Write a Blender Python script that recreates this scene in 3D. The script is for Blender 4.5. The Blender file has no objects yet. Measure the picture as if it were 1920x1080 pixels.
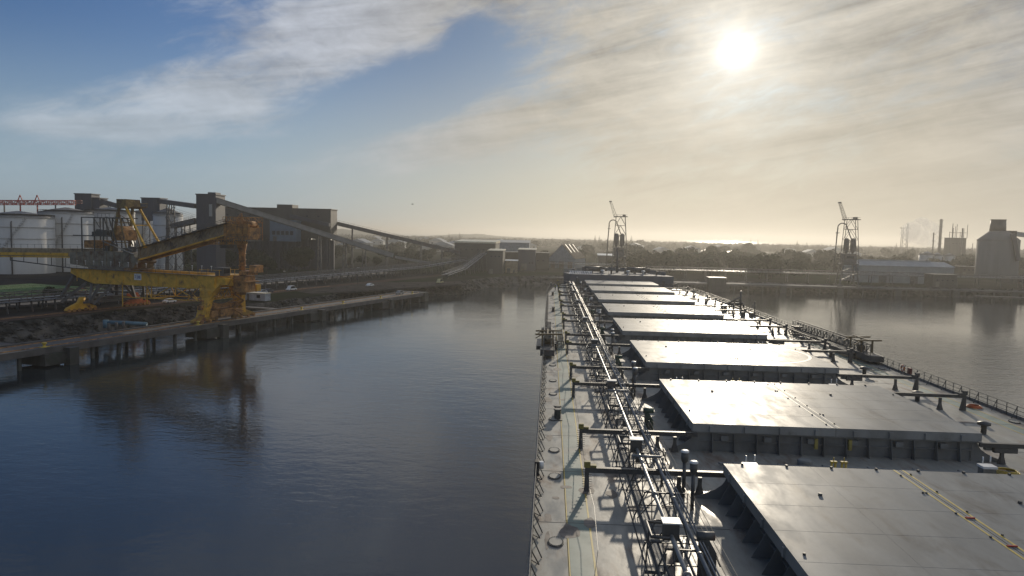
import bpy, bmesh, math, random
import numpy as np
from mathutils import Vector, Matrix
random.seed(7)
sc = bpy.context.scene
C = sc.collection
R = math.radians
# ---------------------------------------------------------------- camera
F, CAMH, ROLL = 1380.0, 30.0, 0.0225
def _basis():
    du, dv = 72.0, -99.0
    x = du*math.cos(ROLL)+dv*math.sin(ROLL); y = -du*math.sin(ROLL)+dv*math.cos(ROLL)
    p = math.atan(-y/F); yaw = math.atan(x/math.hypot(F, y))
    fwd = Vector((-math.sin(yaw)*math.cos(p), math.cos(yaw)*math.cos(p), -math.sin(p)))
    r0 = Vector((math.cos(yaw), math.sin(yaw), 0)); u0 = r0.cross(fwd)
    return fwd, r0*math.cos(ROLL)+u0*math.sin(ROLL), -r0*math.sin(ROLL)+u0*math.cos(ROLL)
FWD, XR, UP = _basis()
cam_d = bpy.data.cameras.new('camera'); cam = bpy.data.objects.new('camera', cam_d); C.objects.link(cam)
cam_d.sensor_width = 36; cam_d.lens = 36*F/1920; cam_d.clip_start = 0.1; cam_d.clip_end = 60000
m = Matrix((XR, UP, -FWD)).transposed().to_4x4(); m.translation = Vector((0, 0, CAMH)); cam.matrix_world = m
sc.camera = cam
# survey helpers: where a sight line from the bridge meets a level or a distance
def _ray(u, v): return FWD*F + XR*(u-960) - UP*(v-540)
def atZ(u, v, z):
    d = _ray(u, v); return Vector((0, 0, CAMH)) + d*((z-CAMH)/d.z)
def atY(u, v, y):
    d = _ray(u, v); return Vector((0, 0, CAMH)) + d*(y/d.y)
# ---------------------------------------------------------------- world
SUN_EL, SUN_AZ = R(13.5), R(13.3)          # azimuth from +Y towards +X
HAZE_D, HAZE_G = 0.00025, 0.60
sun_dir = Vector((math.sin(SUN_AZ)*math.cos(SUN_EL), math.cos(SUN_AZ)*math.cos(SUN_EL), math.sin(SUN_EL)))
world = bpy.data.worlds.new('World'); sc.world = world; world.use_nodes = True
NT = world.node_tree; NT.nodes.clear()
class NG:
    """tiny expression helper for node trees"""
    def __init__(s, nt): s.nt = nt
    def n(s, t, **k):
        nd = s.nt.nodes.new(t)
        for a, b in k.items(): setattr(nd, a, b)
        return nd
    def _in(s, nd, i, v):
        if v is None: return
        if isinstance(v, bpy.types.NodeSocket): s.nt.links.new(v, nd.inputs[i])
        else: nd.inputs[i].default_value = v
    def m(s, op, a, b=None, c=None, clamp=False):
        nd = s.n('ShaderNodeMath', operation=op, use_clamp=clamp)
        s._in(nd, 0, a); s._in(nd, 1, b); s._in(nd, 2, c); return nd.outputs[0]
    def add(s, a, b): return s.m('ADD', a, b)
    def mul(s, a, b): return s.m('MULTIPLY', a, b)
    def vec(s, x, y, z=0.0):
        nd = s.n('ShaderNodeCombineXYZ'); s._in(nd, 0, x); s._in(nd, 1, y); s._in(nd, 2, z); return nd.outputs[0]
    def sep(s, v):
        nd = s.n('ShaderNodeSeparateXYZ'); s._in(nd, 0, v); return nd.outputs
    def noise(s, v, scale, det=6, rough=.55, dist=0.0):
        nd = s.n('ShaderNodeTexNoise'); s._in(nd, 'Vector', v); nd.inputs['Scale'].default_value = scale
        nd.inputs['Detail'].default_value = det; nd.inputs['Roughness'].default_value = rough; nd.inputs['Distortion'].default_value = dist
        return nd.outputs[0]
    def sstep(s, v, lo, hi, a=0.0, b=1.0):
        nd = s.n('ShaderNodeMapRange', interpolation_type='SMOOTHSTEP'); s._in(nd, 0, v)
        nd.inputs[1].default_value = lo; nd.inputs[2].default_value = hi; nd.inputs[3].default_value = a; nd.inputs[4].default_value = b
        return nd.outputs[0]
    def mix(s, f, a, b, mode='MIX'):
        nd = s.n('ShaderNodeMix', data_type='RGBA', blend_type=mode); s._in(nd, 0, f); s._in(nd, 6, a); s._in(nd, 7, b); return nd.outputs[2]
    def gauss(s, x, y, cx, cy, sx, sy, ang, amp=1.0):
        ca, sa = math.cos(ang), math.sin(ang)
        dx = s.add(x, -cx); dy = s.add(y, -cy)
        a = s.mul(s.add(s.mul(dx, ca), s.mul(dy, sa)), 1/sx); b = s.mul(s.add(s.mul(dx, -sa), s.mul(dy, ca)), 1/sy)
        q = s.add(s.mul(a, a), s.mul(b, b))
        return s.mul(s.m('EXPONENT', s.mul(q, -1.0)), amp)
g = NG(NT)
tc = g.n('ShaderNodeTexCoord').outputs['Generated']
dx, dy, dz = g.sep(tc)
az = g.mul(g.m('ARCTAN2', dx, dy), 57.2958)
el = g.mul(g.m('ARCSINE', dz), 57.2958)
dotn = g.n('ShaderNodeVectorMath', operation='DOT_PRODUCT'); g._in(dotn, 0, tc); dotn.inputs[1].default_value = sun_dir
ang = g.mul(g.m('ARCCOSINE', g.m('MINIMUM', dotn.outputs['Value'], 0.9999999)), 57.2958)
sky = g.n('ShaderNodeTexSky', sky_type='NISHITA'); sky.sun_disc = False
sky.sun_elevation = SUN_EL; sky.sun_rotation = SUN_AZ
sky.air_density = 1.0; sky.dust_density = 1.0; sky.ozone_density = 1.6
SKY_K = 0.085
skyc = g.mix(1.0, sky.outputs[0], (SKY_K, SKY_K, SKY_K, 1), 'MULTIPLY')
def pa(u, v):   # sight line -> azimuth, elevation in degrees
    d = _ray(u, v).normalized(); return math.degrees(math.atan2(d.x, d.y)), math.degrees(math.asin(d.z))
# streak coordinates, tilted so that bands climb to the right
def rot(x, y, deg, sx, sy):
    a = R(deg); return g.mul(g.add(g.mul(x, math.cos(a)), g.mul(y, math.sin(a))), sx), g.mul(g.add(g.mul(x, -math.sin(a)), g.mul(y, math.cos(a))), sy)
wa, wb = rot(az, el, 12, 0.03, 0.13)
warp = g.add(g.noise(g.vec(wa, wb, 3.0), 1.0, 3), -0.5)
s1, s2 = rot(az, g.add(el, g.mul(warp, 4.0)), 14, 0.055, 0.26)
n1 = g.noise(g.vec(s1, s2, 0.0), 1.0, 8, .58, .5)
s3, s4 = rot(az, g.add(el, g.mul(warp, 3.0)), 9, 0.06, 0.75)
n2 = g.noise(g.vec(s3, s4, 7.0), 1.0, 8, .62, .3)
n3 = g.noise(g.vec(g.mul(az, .16), g.mul(el, .3), 11.0), 1.0, 8, .62, .4)
def G(u, v, sx, sy, deg, amp):
    a, e = pa(u, v); k = 57.3/F
    return g.gauss(az, el, a, e, sx*k, sy*k, R(deg), amp)
terms = [G(560, 95, 330, 62, 22, 1.15), G(700, 10, 240, 65, 8, .55), G(340, 190, 170, 55, 5, .5), G(460, 215, 110, 32, -14, .35),
         G(880, 255, 270, 48, 14, 1.1), G(190, 240, 150, 14, 2, .9), G(250, 262, 60, 12, 0, .5), G(40, 205, 130, 40, 8, .22), G(1010, 60, 150, 120, 0, .7),
         G(790, 170, 200, 46, 24, -1.0), G(880, 80, 42, 60, 0, -.95), G(100, 90, 260, 90, 0, -.55), G(680, 235, 150, 20, 16, -.35), G(1000, 165, 60, 30, 0, -.3)]
cov = None
for t_ in terms: cov = t_ if cov is None else g.add(cov, t_)
right = g.sstep(az, -1.5, 7.0)
cov = g.add(cov, g.mul(right, 0.95))
cov = g.add(cov, g.mul(g.add(n1, -0.5), 1.5)); cov = g.add(cov, g.mul(g.add(n3, -0.5), 1.0))
s5, s6 = rot(az, g.add(el, g.mul(warp, 3.0)), 18, .35, 1.1)
cov = g.add(cov, g.mul(g.add(g.noise(g.vec(s5, s6, 5.0), 1.0, 8, .65, .6), -0.5), 1.1))
over = g.mul(g.sstep(el, 17.0, 25.0), g.sstep(az, -50.0, -18.0)); cov = g.add(cov, g.mul(over, .75))
dens = g.sstep(cov, -0.05, 1.1)
# cloud light: cool away from the sun, cream towards it, banded by thin streaks
near = g.m('EXPONENT', g.mul(ang, -1/16.0))
base = g.mix(g.sstep(ang, 12.0, 32.0), (.43, .395, .335, 1), (.47, .50, .56, 1))
band = g.add(0.92, g.mul(g.add(n2, -0.5), g.sstep(az, -20.0, 14.0, .9, 1.5))); band = g.add(band, g.mul(g.add(n3, -0.5), .75)); band = g.add(band, g.mul(g.add(g.noise(g.vec(g.mul(az, .45), g.mul(el, .8), 2.0), 1.0, 8, .65, .6), -0.5), .55))
base = g.mix(1.0, base, g.vec(band, band, band), 'MULTIPLY')
cloud = g.mix(g.sstep(el, 18.0, 30.0), base, (.37, .42, .52, 1))
# clear sky: Nishita, a little deeper away from the horizon
clear = g.mix(1.0, skyc, (.33, .50, .80, 1), 'MULTIPLY')
cdim = g.sstep(ang, 14.0, 42.0, .55, 1.0); clear = g.mix(1.0, clear, g.vec(cdim, cdim, cdim), 'MULTIPLY')
hz = g.sstep(el, 0.0, 15.0, 0.85, 0.0)
warmf = g.sstep(az, -30.0, 6.0)
hcol = g.mix(warmf, (.35, .45, .53, 1), (.56, .50, .395, 1))
col = g.mix(g.mul(dens, 0.93), clear, cloud)
col = g.mix(hz, col, hcol)
# the veiled sun: bright core and its aureole in the thin cloud
def glow(amp, wdt, c, p=1.0):
    x = g.m('POWER', g.mul(ang, 1/wdt), p)
    v = g.mul(g.m('EXPONENT', g.mul(x, -1.0)), amp)
    return g.mix(1.0, g.vec(v, v, v), c, 'MULTIPLY')
gl = g.mix(1.0, glow(3.0, .45, (1, .97, .9, 1), 1.0), glow(.58, 3.6, (1, .95, .84, 1), 1.15), 'ADD')
gl = g.mix(1.0, gl, glow(.10, 12.0, (1, .9, .72, 1), 1.3), 'ADD')
gv = g.add(.7, g.mul(n3, .6)); gl = g.mix(1.0, gl, g.vec(gv, gv, gv), 'MULTIPLY')
col = g.mix(1.0, col, gl, 'ADD')
# below the horizon: dim ground tone
col = g.mix(g.sstep(el, -0.3, -4.0), col, (.05, .06, .07, 1))
bg = g.n('ShaderNodeBackground'); g._in(bg, 0, col); bg.inputs[1].default_value = 0.94
out = g.n('ShaderNodeOutputWorld'); NT.links.new(bg.outputs[0], out.inputs[0])
world.cycles.sampling_method = 'MANUAL'; world.cycles.sample_map_resolution = 1024
# ---------------------------------------------------------------- sun
sl = bpy.data.lights.new('sun', 'SUN'); sl.energy = 2.5; sl.angle = R(0.8); sl.color = (1.0, .88, .70)
so = bpy.data.objects.new('sun', sl); C.objects.link(so)
so.rotation_euler = (-sun_dir).to_track_quat('-Z', 'Y').to_euler(); so.location = (0, 0, 200)
sc.view_settings.view_transform = 'Standard'; sc.view_settings.look = 'None'; sc.view_settings.gamma = 1
sc.view_settings.exposure = 0.16
# ---------------------------------------------------------------- materials
MATS = {}
def mat(name, col, rough=.6, metal=0.0, var=.25, scale=.6, bump=0.0, bscale=8.0, dirt=None, dscale=.25, dth=(.55, .75), stretch=(1, 1, 1), rvar=0.0, spec=None):
    if name in MATS: return MATS[name]
    M = bpy.data.materials.new(name); M.use_nodes = True; nt = M.node_tree; nt.nodes.clear(); q = NG(nt)
    o = q.n('ShaderNodeOutputMaterial'); b = q.n('ShaderNodeBsdfPrincipled'); nt.links.new(b.outputs[0], o.inputs[0])
    co = q.n('ShaderNodeTexCoord').outputs['Object']
    mp = q.n('ShaderNodeMapping'); q._in(mp, 0, co); mp.inputs['Scale'].default_value = stretch; v = mp.outputs[0]
    nz = q.noise(v, scale, 6, .6)
    f = q.sstep(nz, .3, .7)
    c0 = tuple(x*(1-var) for x in col)+(1,); c1 = tuple(min(1, x*(1+var*.8)) for x in col)+(1,)
    cc = q.mix(f, c0, c1)
    if dirt:
        dn = q.noise(v, dscale, 7, .65, .3); df = q.sstep(dn, dth[0], dth[1])
        cc = q.mix(df, cc, tuple(dirt)+(1,))
    q._in(b, 'Base Color', cc); b.inputs['Metallic'].default_value = metal
    if spec is not None: b.inputs['Specular IOR Level'].default_value = spec
    if rvar:
        rn = q.noise(v, dscale*1.7, 6, .6, .2); q._in(b, 'Roughness', q.sstep(rn, .3, .7, max(.05, rough-rvar), min(1, rough+rvar)))
    else: b.inputs['Roughness'].default_value = rough
    if bump:
        bn = q.noise(co, bscale, 5, .6); bp = q.n('ShaderNodeBump'); bp.inputs['Strength'].default_value = 1; bp.inputs['Distance'].default_value = bump
        q._in(bp, 'Height', bn); nt.links.new(bp.outputs[0], b.inputs['Normal'])
    MATS[name] = M; return M
def water_mat(name, amp, scales, rough, col=(.004, .010, .014)):
    M = bpy.data.materials.new(name); M.use_nodes = True; nt = M.node_tree; nt.nodes.clear(); q = NG(nt)
    o = q.n('ShaderNodeOutputMaterial'); b = q.n('ShaderNodeBsdfPrincipled'); nt.links.new(b.outputs[0], o.inputs[0])
    b.inputs['Base Color'].default_value = col+(1,); b.inputs['Roughness'].default_value = rough; b.inputs['IOR'].default_value = 1.52
    pos = q.n('ShaderNodeNewGeometry').outputs['Position']
    h = None
    patch = q.sstep(q.noise(pos, .014, 5, .65, .8), .3, .7, .45, 1.05)
    px_, py_, pz_ = q.sep(pos); patch = q.add(patch, q.gauss(px_, py_, 122, 190, 85, 42, .35, 2.4))
    for (s, a, sx, rz) in scales:
        mp = q.n('ShaderNodeMapping'); q._in(mp, 0, pos); mp.inputs['Scale'].default_value = (sx, 1, 1); mp.inputs['Rotation'].default_value = (0, 0, rz)
        t = q.mul(q.add(q.noise(mp.outputs[0], s, 3, .5, .4), -.5), a*amp)
        h = t if h is None else q.add(h, t)
    h = q.mul(h, patch)
    bp = q.n('ShaderNodeBump'); bp.inputs['Strength'].default_value = 1; bp.inputs['Distance'].default_value = 1.0
    q._in(bp, 'Height', h); nt.links.new(bp.outputs[0], b.inputs['Normal'])
    return M
# ---------------------------------------------------------------- mesh builder
class MB:
    def __init__(s): s.v = []; s.f = []; s.mi = []; s.cm = 0; s.sm = []; s.csm = False
    def face(s, pts, m=None):
        i = len(s.v); s.v += [tuple(p) for p in pts]; s.f.append(tuple(range(i, i+len(pts)))); s.mi.append(s.cm if m is None else m); s.sm.append(s.csm)
    def raw(s, vs, fs):
        i = len(s.v); s.v += [tuple(p) for p in vs]
        for f in fs: s.f.append(tuple(a+i for a in f)); s.mi.append(s.cm); s.sm.append(s.csm)
    def box(s, x0, x1, y0, y1, z0, z1):
        s.raw([(x, y, z) for z in (z0, z1) for y in (y0, y1) for x in (x0, x1)],
              [(0, 2, 3, 1), (4, 5, 7, 6), (0, 1, 5, 4), (2, 6, 7, 3), (0, 4, 6, 2), (1, 3, 7, 5)]); return s
    def bar(s, p, q, w, h=None, up=(0, 0, 1)):
        p, q = Vector(p), Vector(q); h = h or w; d = (q-p)
        if d.length < 1e-6: return s
        d.normalize(); u = Vector(up)
        if abs(d.dot(u)) > .98: u = Vector((0, 1, 0))
        r = d.cross(u).normalized(); t = r.cross(d).normalized(); a, b = r*(w/2), t*(h/2)
        s.raw([p-a-b, p+a-b, p+a+b, p-a+b, q-a-b, q+a-b, q+a+b, q-a+b], [(0, 1, 2, 3), (7, 6, 5, 4), (0, 4, 5, 1), (1, 5, 6, 2), (2, 6, 7, 3), (3, 7, 4, 0)]); return s
    def tube(s, pts, r, n=8, r2=None, cap=True):
        pts = [Vector(p) for p in pts]; k = len(pts); rings = []; sm = s.csm; 
        for i, p in enumerate(pts):
            d = (pts[min(i+1, k-1)]-pts[max(i-1, 0)]).normalized(); u = Vector((0, 0, 1)) if abs(d.z) < .95 else Vector((0, 1, 0))
            a = d.cross(u).normalized(); b = a.cross(d).normalized()
            rr = r if r2 is None else r+(r2-r)*i/(k-1)
            if isinstance(r, (list, tuple)): rr = r[i]
            rings.append([p+a*math.cos(2*math.pi*j/n)*rr+b*math.sin(2*math.pi*j/n)*rr for j in range(n)])
        i0 = len(s.v); s.v += [tuple(x) for g_ in rings for x in g_]
        for i in range(k-1):
            for j in range(n):
                s.f.append((i0+i*n+j, i0+i*n+(j+1) % n, i0+(i+1)*n+(j+1) % n, i0+(i+1)*n+j)); s.mi.append(s.cm); s.sm.append(n > 5)
        if cap:
            s.f.append(tuple(i0+j for j in range(n))[::-1]); s.mi.append(s.cm); s.sm.append(False)
            s.f.append(tuple(i0+(k-1)*n+j for j in range(n))); s.mi.append(s.cm); s.sm.append(False)
        return s
    def cyl(s, c, r, z0, z1, n=24, r2=None): return s.tube([(c[0], c[1], z0), (c[0], c[1], z1)], r, n, r2)
    def prism(s, pts, z0, z1):       # polygon in plan, extruded upright
        n = len(pts); s.raw([(p[0], p[1], z0) for p in pts]+[(p[0], p[1], z1) for p in pts], [tuple(range(n))[::-1], tuple(range(n, 2*n))]+[(i, (i+1) % n, n+(i+1) % n, n+i) for i in range(n)]); return s
    def plate(s, pts, off):          # any planar polygon thickened by a vector
        o = Vector(off); n = len(pts); P = [Vector(p) for p in pts]
        s.raw([p-o/2 for p in P]+[p+o/2 for p in P], [tuple(range(n))[::-1], tuple(range(n, 2*n))]+[(i, (i+1) % n, n+(i+1) % n, n+i) for i in range(n)]); return s
    def revolve(s, c, prof, n=20):
        i0 = len(s.v)
        for (r, z) in prof:
            for j in range(n): s.v.append((c[0]+r*math.cos(2*math.pi*j/n), c[1]+r*math.sin(2*math.pi*j/n), c[2]+z))
        for i in range(len(prof)-1):
            for j in range(n):
                s.f.append((i0+i*n+j, i0+i*n+(j+1) % n, i0+(i+1)*n+(j+1) % n, i0+(i+1)*n+j)); s.mi.append(s.cm); s.sm.append(True)
        s.f.append(tuple(i0+(len(prof)-1)*n+j for j in range(n))); s.mi.append(s.cm); s.sm.append(False); return s
    def truss(s, p, q, h, w, n, chord=.25, web=.15, up=(0, 0, 1)):   # box lattice between two points (bottom chord centre line)
        p, q = Vector(p), Vector(q); d = (q-p).normalized(); u = Vector(up); r = d.cross(u).normalized()*(w/2); t = Vector(up)*h
        for a in (r, -r):
            s.bar(p+a, q+a, chord); s.bar(p+a+t, q+a+t, chord)
            for i in range(n):
                x0, x1 = p.lerp(q, i/n)+a, p.lerp(q, (i+1)/n)+a
                s.bar(x0, x0+t, web); (s.bar(x0, x1+t, web) if i % 2 else s.bar(x0+t, x1, web))
            s.bar(q+a, q+a+t, web)
        for i in range(n+1):
            x0 = p.lerp(q, i/n); s.bar(x0-r, x0+r, web); s.bar(x0-r+t, x0+r+t, web)
        return s
    def build(s, name, mats, parent=None, off=None, bevel=0):
        me = bpy.data.meshes.new(name); o_ = Vector(off) if off is not None else (root_loc(parent) if parent else Vector((0, 0, 0)))
        me.from_pydata([(x-o_.x, y-o_.y, z-o_.z) for x, y, z in s.v], [], s.f); me.update()
        if not isinstance(mats, (list, tuple)): mats = [mats]
        for mm in mats: me.materials.append(mm)
        me.polygons.foreach_set('material_index', s.mi); me.polygons.foreach_set('use_smooth', s.sm)
        bm = bmesh.new(); bm.from_mesh(me); bmesh.ops.recalc_face_normals(bm, faces=bm.faces); bm.to_mesh(me); bm.free()
        ob = bpy.data.objects.new(name, me); C.objects.link(ob)
        if parent: ob.parent = parent
        else: ob.location = o_
        if bevel:
            bv = ob.modifiers.new('bevel', 'BEVEL'); bv.width = bevel; bv.segments = 2; bv.limit_method = 'ANGLE'
        return ob
def root_loc(o):
    while o.parent: o = o.parent
    return o.location if not o.get('_local') else Vector((0, 0, 0))
def thing(name, label, cat, loc=(0, 0, 0), rz=0.0, group=None, local=False):
    o = bpy.data.objects.new(name, None); C.objects.link(o); o.location = loc; o.rotation_euler = (0, 0, rz); o.empty_display_size = .5
    o['label'] = label; o['category'] = cat
    if group: o['group'] = group
    if local: o['_local'] = 1
    return o
def tag(o, label, cat, group=None):
    o['label'] = label; o['category'] = cat
    if group: o['group'] = group
    return o
def setting(o, kind='structure'): o['kind'] = kind; return o
def copy_tree(o, parent=None):
    c = o.copy(); C.objects.link(c)
    if parent is not None: c.parent = parent
    for ch in list(o.children): copy_tree(ch, c)
    return c
def arc(c, r, a0, a1, n, plane='xz'):
    out_ = []
    for i in range(n+1):
        a = R(a0+(a1-a0)*i/n); x, y = math.cos(a)*r, math.sin(a)*r
        out_.append((c[0]+x, c[1], c[2]+y) if plane == 'xz' else (c[0]+x, c[1]+y, c[2]))
    return out_
# palette
steel_grey = mat('deck_paint', (.30, .295, .255), .5, 0, .25, .35, .004, 6, (.15, .10, .07), .35, (.46, .70), stretch=(1.6, .5, 1), rvar=.18, spec=.3)
cover_grey = mat('cover_paint', (.27, .27, .25), .48, 0, .2, .25, .004, .9, (.135, .12, .10), .35, (.5, .78), stretch=(1.5, .45, 1), rvar=.08, spec=.06)
coam_grey = mat('coaming_paint', (.17, .175, .165), .55, 0, .25, .5, .004, 5, (.12, .08, .06), .4, (.6, .75))
dark_steel = mat('dark_fittings', (.075, .075, .07), .5, 0, .3, 1.2, .002, 9, (.11, .06, .04), .8, (.6, .75))
galv = mat('galvanised_pipe', (.26, .26, .245), .42, .4, .2, 2.0)
white_p = mat('white_paint', (.72, .72, .68), .45, 0, .12, 1.0)
yellow_p = mat('yellow_paint', (.50, .36, .045), .5, 0, .2, .8)
green_p = mat('walkway_green', (.13, .19, .155), .5, 0, .25, .4, 0, 5, (.15, .14, .12), .3, (.5, .8), rvar=.1)
hull_p = mat('hull_paint', (.10, .035, .03), .5, 0, .3, .3)
red_p = mat('red_paint', (.42, .045, .03), .5, 0, .2, 1)
orange_p = mat('orange_paint', (.52, .13, .03), .5, 0, .25, 1)
black_p = mat('black_rubber', (.02, .02, .022), .7, 0, .2, 1)
conc = mat('concrete', (.095, .09, .083), .85, 0, .3, .35, .01, 4, (.10, .09, .08), .2, (.5, .7))
dconc = mat('wet_concrete', (.05, .05, .045), .6, 0, .3, .5, .02, 3, (.035, .04, .03), .4, (.45, .6))
asph = mat('asphalt', (.035, .034, .034), .9, 0, .25, .1, .01, 4, spec=0)
dirt_m = mat('red_gravel_road', (.085, .062, .052), .95, 0, .25, .12, .02, 3, (.07, .06, .055), .05, (.5, .65), spec=0)
grass_m = mat('grass', (.075, .14, .03), .9, 0, .35, .15, .05, 3)
land_m = mat('ground', (.035, .034, .028), .95, 0, .3, .02, .05, 1, (.022, .03, .015), .008, (.45, .55), spec=0)
lyel = mat('loader_yellow', (.70, .39, .035), .5, 0, .22, .5, 0, 5, (.12, .06, .035), .35, (.5, .72))
lrust = mat('rusty_steel', (.42, .215, .07), .75, 0, .35, 1.0, 0, 5, (.09, .05, .035), .6, (.4, .7))
lgrey = mat('dull_steel', (.11, .105, .098), .65, 0, .3, .7, 0, 5, (.10, .06, .04), .4, (.5, .7))
lbrown = mat('belt_gallery_brown', (.30, .23, .14), .7, 0, .3, .4, 0, 5, (.08, .06, .05), .3, (.5, .7))
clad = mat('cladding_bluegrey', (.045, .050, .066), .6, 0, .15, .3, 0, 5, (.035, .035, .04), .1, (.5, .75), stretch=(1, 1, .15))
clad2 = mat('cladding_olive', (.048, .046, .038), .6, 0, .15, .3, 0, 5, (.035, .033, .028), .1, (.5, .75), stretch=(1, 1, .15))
clad3 = mat('cladding_pale', (.38, .38, .34), .55, 0, .15, .3, 0, 5, (.25, .24, .21), .1, (.5, .75), stretch=(1, 1, .15))
tank_w = mat('tank_white', (.52, .51, .47), .5, 0, .08, .15, 0, 5, (.48, .45, .39), .08, (.5, .85), stretch=(1, 1, .12))
roof_d = mat('tank_roof', (.19, .185, .18), .7, 0, .3, .3)
roof_l = mat('roof_cream', (.75, .66, .46), .4, 0, .1, .4)
roof_g = mat('roof_metal', (.24, .26, .27), .75, 0, .15, .3)
glass = mat('window_glass', (.02, .025, .03), .12, 0, .1, 1)
rock_m = mat('rock', (.085, .08, .072), .9, 0, .45, .35, .05, 2, (.025, .025, .022), .3, (.45, .6), spec=0)
bark = mat('bark', (.09, .07, .05), .95, 0, .3, 2)
leafs = [mat('foliage_dark', (.024, .035, .015), .9, 0, .5, .25, spec=.05), mat('foliage_olive', (.038, .045, .02), .9, 0, .5, .25, spec=.05), mat('foliage_blue', (.028, .038, .022), .9, 0, .5, .25, spec=.05)]
blue_p = mat('blue_pipe_paint', (.09, .17, .21), .45, 0, .2, .6)
silo_m = mat('silo_concrete', (.20, .19, .17), .8, 0, .12, .08, 0, 4, (.15, .14, .125), .12, (.45, .8), stretch=(1, 1, .12), spec=.1)
# ---------------------------------------------------------------- water, land
setting(MB().box(-30000, 30000, -3000, 40000, -8.2, -8.0).build('seabed', mat('mud', (.03, .03, .025), .9)))
wm = MB(); wm.face([(-700, -60, 0), (900, -60, 0), (900, 2500, 0), (-700, 2500, 0)])
setting(wm.build('harbour_water', water_mat('harbour_water', 1.0, [(.6, .050, .5, .5), (1.9, .022, .6, -.35), (.16, .06, .6, .9), (5.0, .007, 1, 0)], .03, (.017, .026, .031))))
om = MB()
for q_ in ([(-9000, -60), (-700, -60), (-700, 2500), (-9000, 2500)], [(900, -60), (9000, -60), (9000, 2500), (900, 2500)], [(-30000, 2500), (30000, 2500), (30000, 40000), (-30000, 40000)]):
    om.face([(x, y, 0) for x, y in q_])
setting(om.build('ocean', water_mat('ocean_water', 1.0, [(.06, 3.0, .6, .2), (.25, .8, .7, -.3), (1.0, .2, 1, 0)], .16)))
# wharf frame: s along the quay edge, t inland
WA, WB = Vector((-108, 137)), Vector((-54, 312)); DD = (WB-WA).normalized(); NN = Vector((-DD.y, DD.x))
def W(s, t, z=0.0): q_ = WA+DD*s+NN*t; return Vector((q_.x, q_.y, z))
shore = [W(-140, 30), W(40, 30), W(88, 26), W(102, 12), W(150, 12), W(160, 26), W(190, 30), W(200, 12), W(235, 2)]
shore = [(p.x, p.y) for p in shore]+[(-34, 395), (-20, 432), (8, 452), (40, 458), (70, 452), (110, 440), (190, 428), (290, 424), (420, 422), (900, 430)]
lz = 5.0
inner = [(x, y) for x, y in shore]
def off_poly(pl, d):
    out_ = []
    for i, p in enumerate(pl):
        a = Vector(pl[max(i-1, 0)]); b = Vector(pl[min(i+1, len(pl)-1)]); t = (b-a).normalized(); n_ = Vector((-t.y, t.x)); out_.append((p[0]+n_.x*d, p[1]+n_.y*d))
    return out_
top = off_poly(inner, 9.0)
lm = MB()
lm.face([(x, y, lz) for x, y in top]+[(9000, 430, lz), (9000, 5200, lz), (3000, 4700, lz), (1400, 3700, lz), (500, 3650, lz), (-400, 4700, lz), (-2500, 5400, lz), (-9000, 6500, lz), (-9000, 0, lz), (top[0][0]-60, top[0][1]-60, lz)])
setting(lm.build('ground', land_m))
bk = MB()
for i in range(len(top)-1):
    a, b, c, d = top[i], top[i+1], inner[i+1], inner[i]
    bk.face([(a[0], a[1], lz-.02), (b[0], b[1], lz-.02), (c[0], c[1], -1.5), (d[0], d[1], -1.5)])
setting(bk.build('shore_bank', rock_m))
# riprap: many rocks, nobody could count them
rk = MB(); rr = random.Random(3)
def rock(cx, cy, cz, s):
    vs = []
    for a in [(1, 0, 0), (-1, 0, 0), (0, 1, 0), (0, -1, 0), (0, 0, 1), (0, 0, -1)]:
        k = s*rr.uniform(.6, 1.2); vs.append((cx+a[0]*k+rr.uniform(-.2, .2)*s, cy+a[1]*k+rr.uniform(-.2, .2)*s, cz+a[2]*k*.75))
    rk.raw(vs, [(0, 2, 4), (2, 1, 4), (1, 3, 4), (3, 0, 4), (2, 0, 5), (1, 2, 5), (3, 1, 5), (0, 3, 5)])
for i in range(len(top)-1):
    a, b, c, d = Vector(top[i]), Vector(top[i+1]), Vector(inner[i+1]), Vector(inner[i])
    L = (b-a).length; dense = 1.7 if i < 9 else .22
    if i >= len(top)-2: continue
    for _ in range(int(L*dense*2.6)):
        u_, w_ = rr.random(), rr.random(); p = a.lerp(b, u_).lerp(d.lerp(c, u_), w_); rock(p.x, p.y, lz-.1-(lz+1.2)*w_+.15, rr.uniform(.35, .95) if i < 9 else rr.uniform(.8, 1.6))
setting(rk.build('riprap', rock_m), 'stuff')
def strip(name, pts_l, pts_r, z, m_, kind='structure'):
    b_ = MB()
    for i in range(len(pts_l)-1):
        p = [pts_l[i], pts_l[i+1], pts_r[i+1], pts_r[i]]; b_.face([(q_.x, q_.y, z) for q_ in p])
    return setting(b_.build(name, m_), kind)
S_ = [-140, -60, 0, 60, 120, 180, 240, 300]
strip('service_road', [W(s, 41) for s in S_], [W(s, 49.5) for s in S_], lz+.008, dirt_m)
strip('conveyor_yard', [W(s, 49.6) for s in S_], [W(s, 74) for s in S_], lz+.004, asph)
strip('gravel_verge', [W(s, 74.1) for s in S_], [W(s, 92) for s in S_], lz+.008, mat('gravel', (.09, .08, .068), .95, 0, .3, .3, .02, 3))
strip('lawn', [W(s, 92.1) for s in S_[:5]], [W(s, 150) for s in S_[:5]], lz+.012, grass_m)
strip('tank_yard', [W(s, 150.1) for s in S_[:6]], [W(s, 330) for s in S_[:6]], lz+.008, asph)
gm = MB(); gr_ = random.Random(5)
for _ in range(9000):
    p = W(gr_.uniform(-20, 115), gr_.uniform(92, 148), lz+.01); a = gr_.uniform(0, 6.28); w_ = .12; h_ = gr_.uniform(.12, .4)
    gm.face([p, p+Vector((math.cos(a)*w_, math.sin(a)*w_, 0)), p+Vector((math.cos(a)*w_*.5+.05, math.sin(a)*w_*.5, h_))])
setting(gm.build('grass', grass_m), 'stuff')
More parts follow.
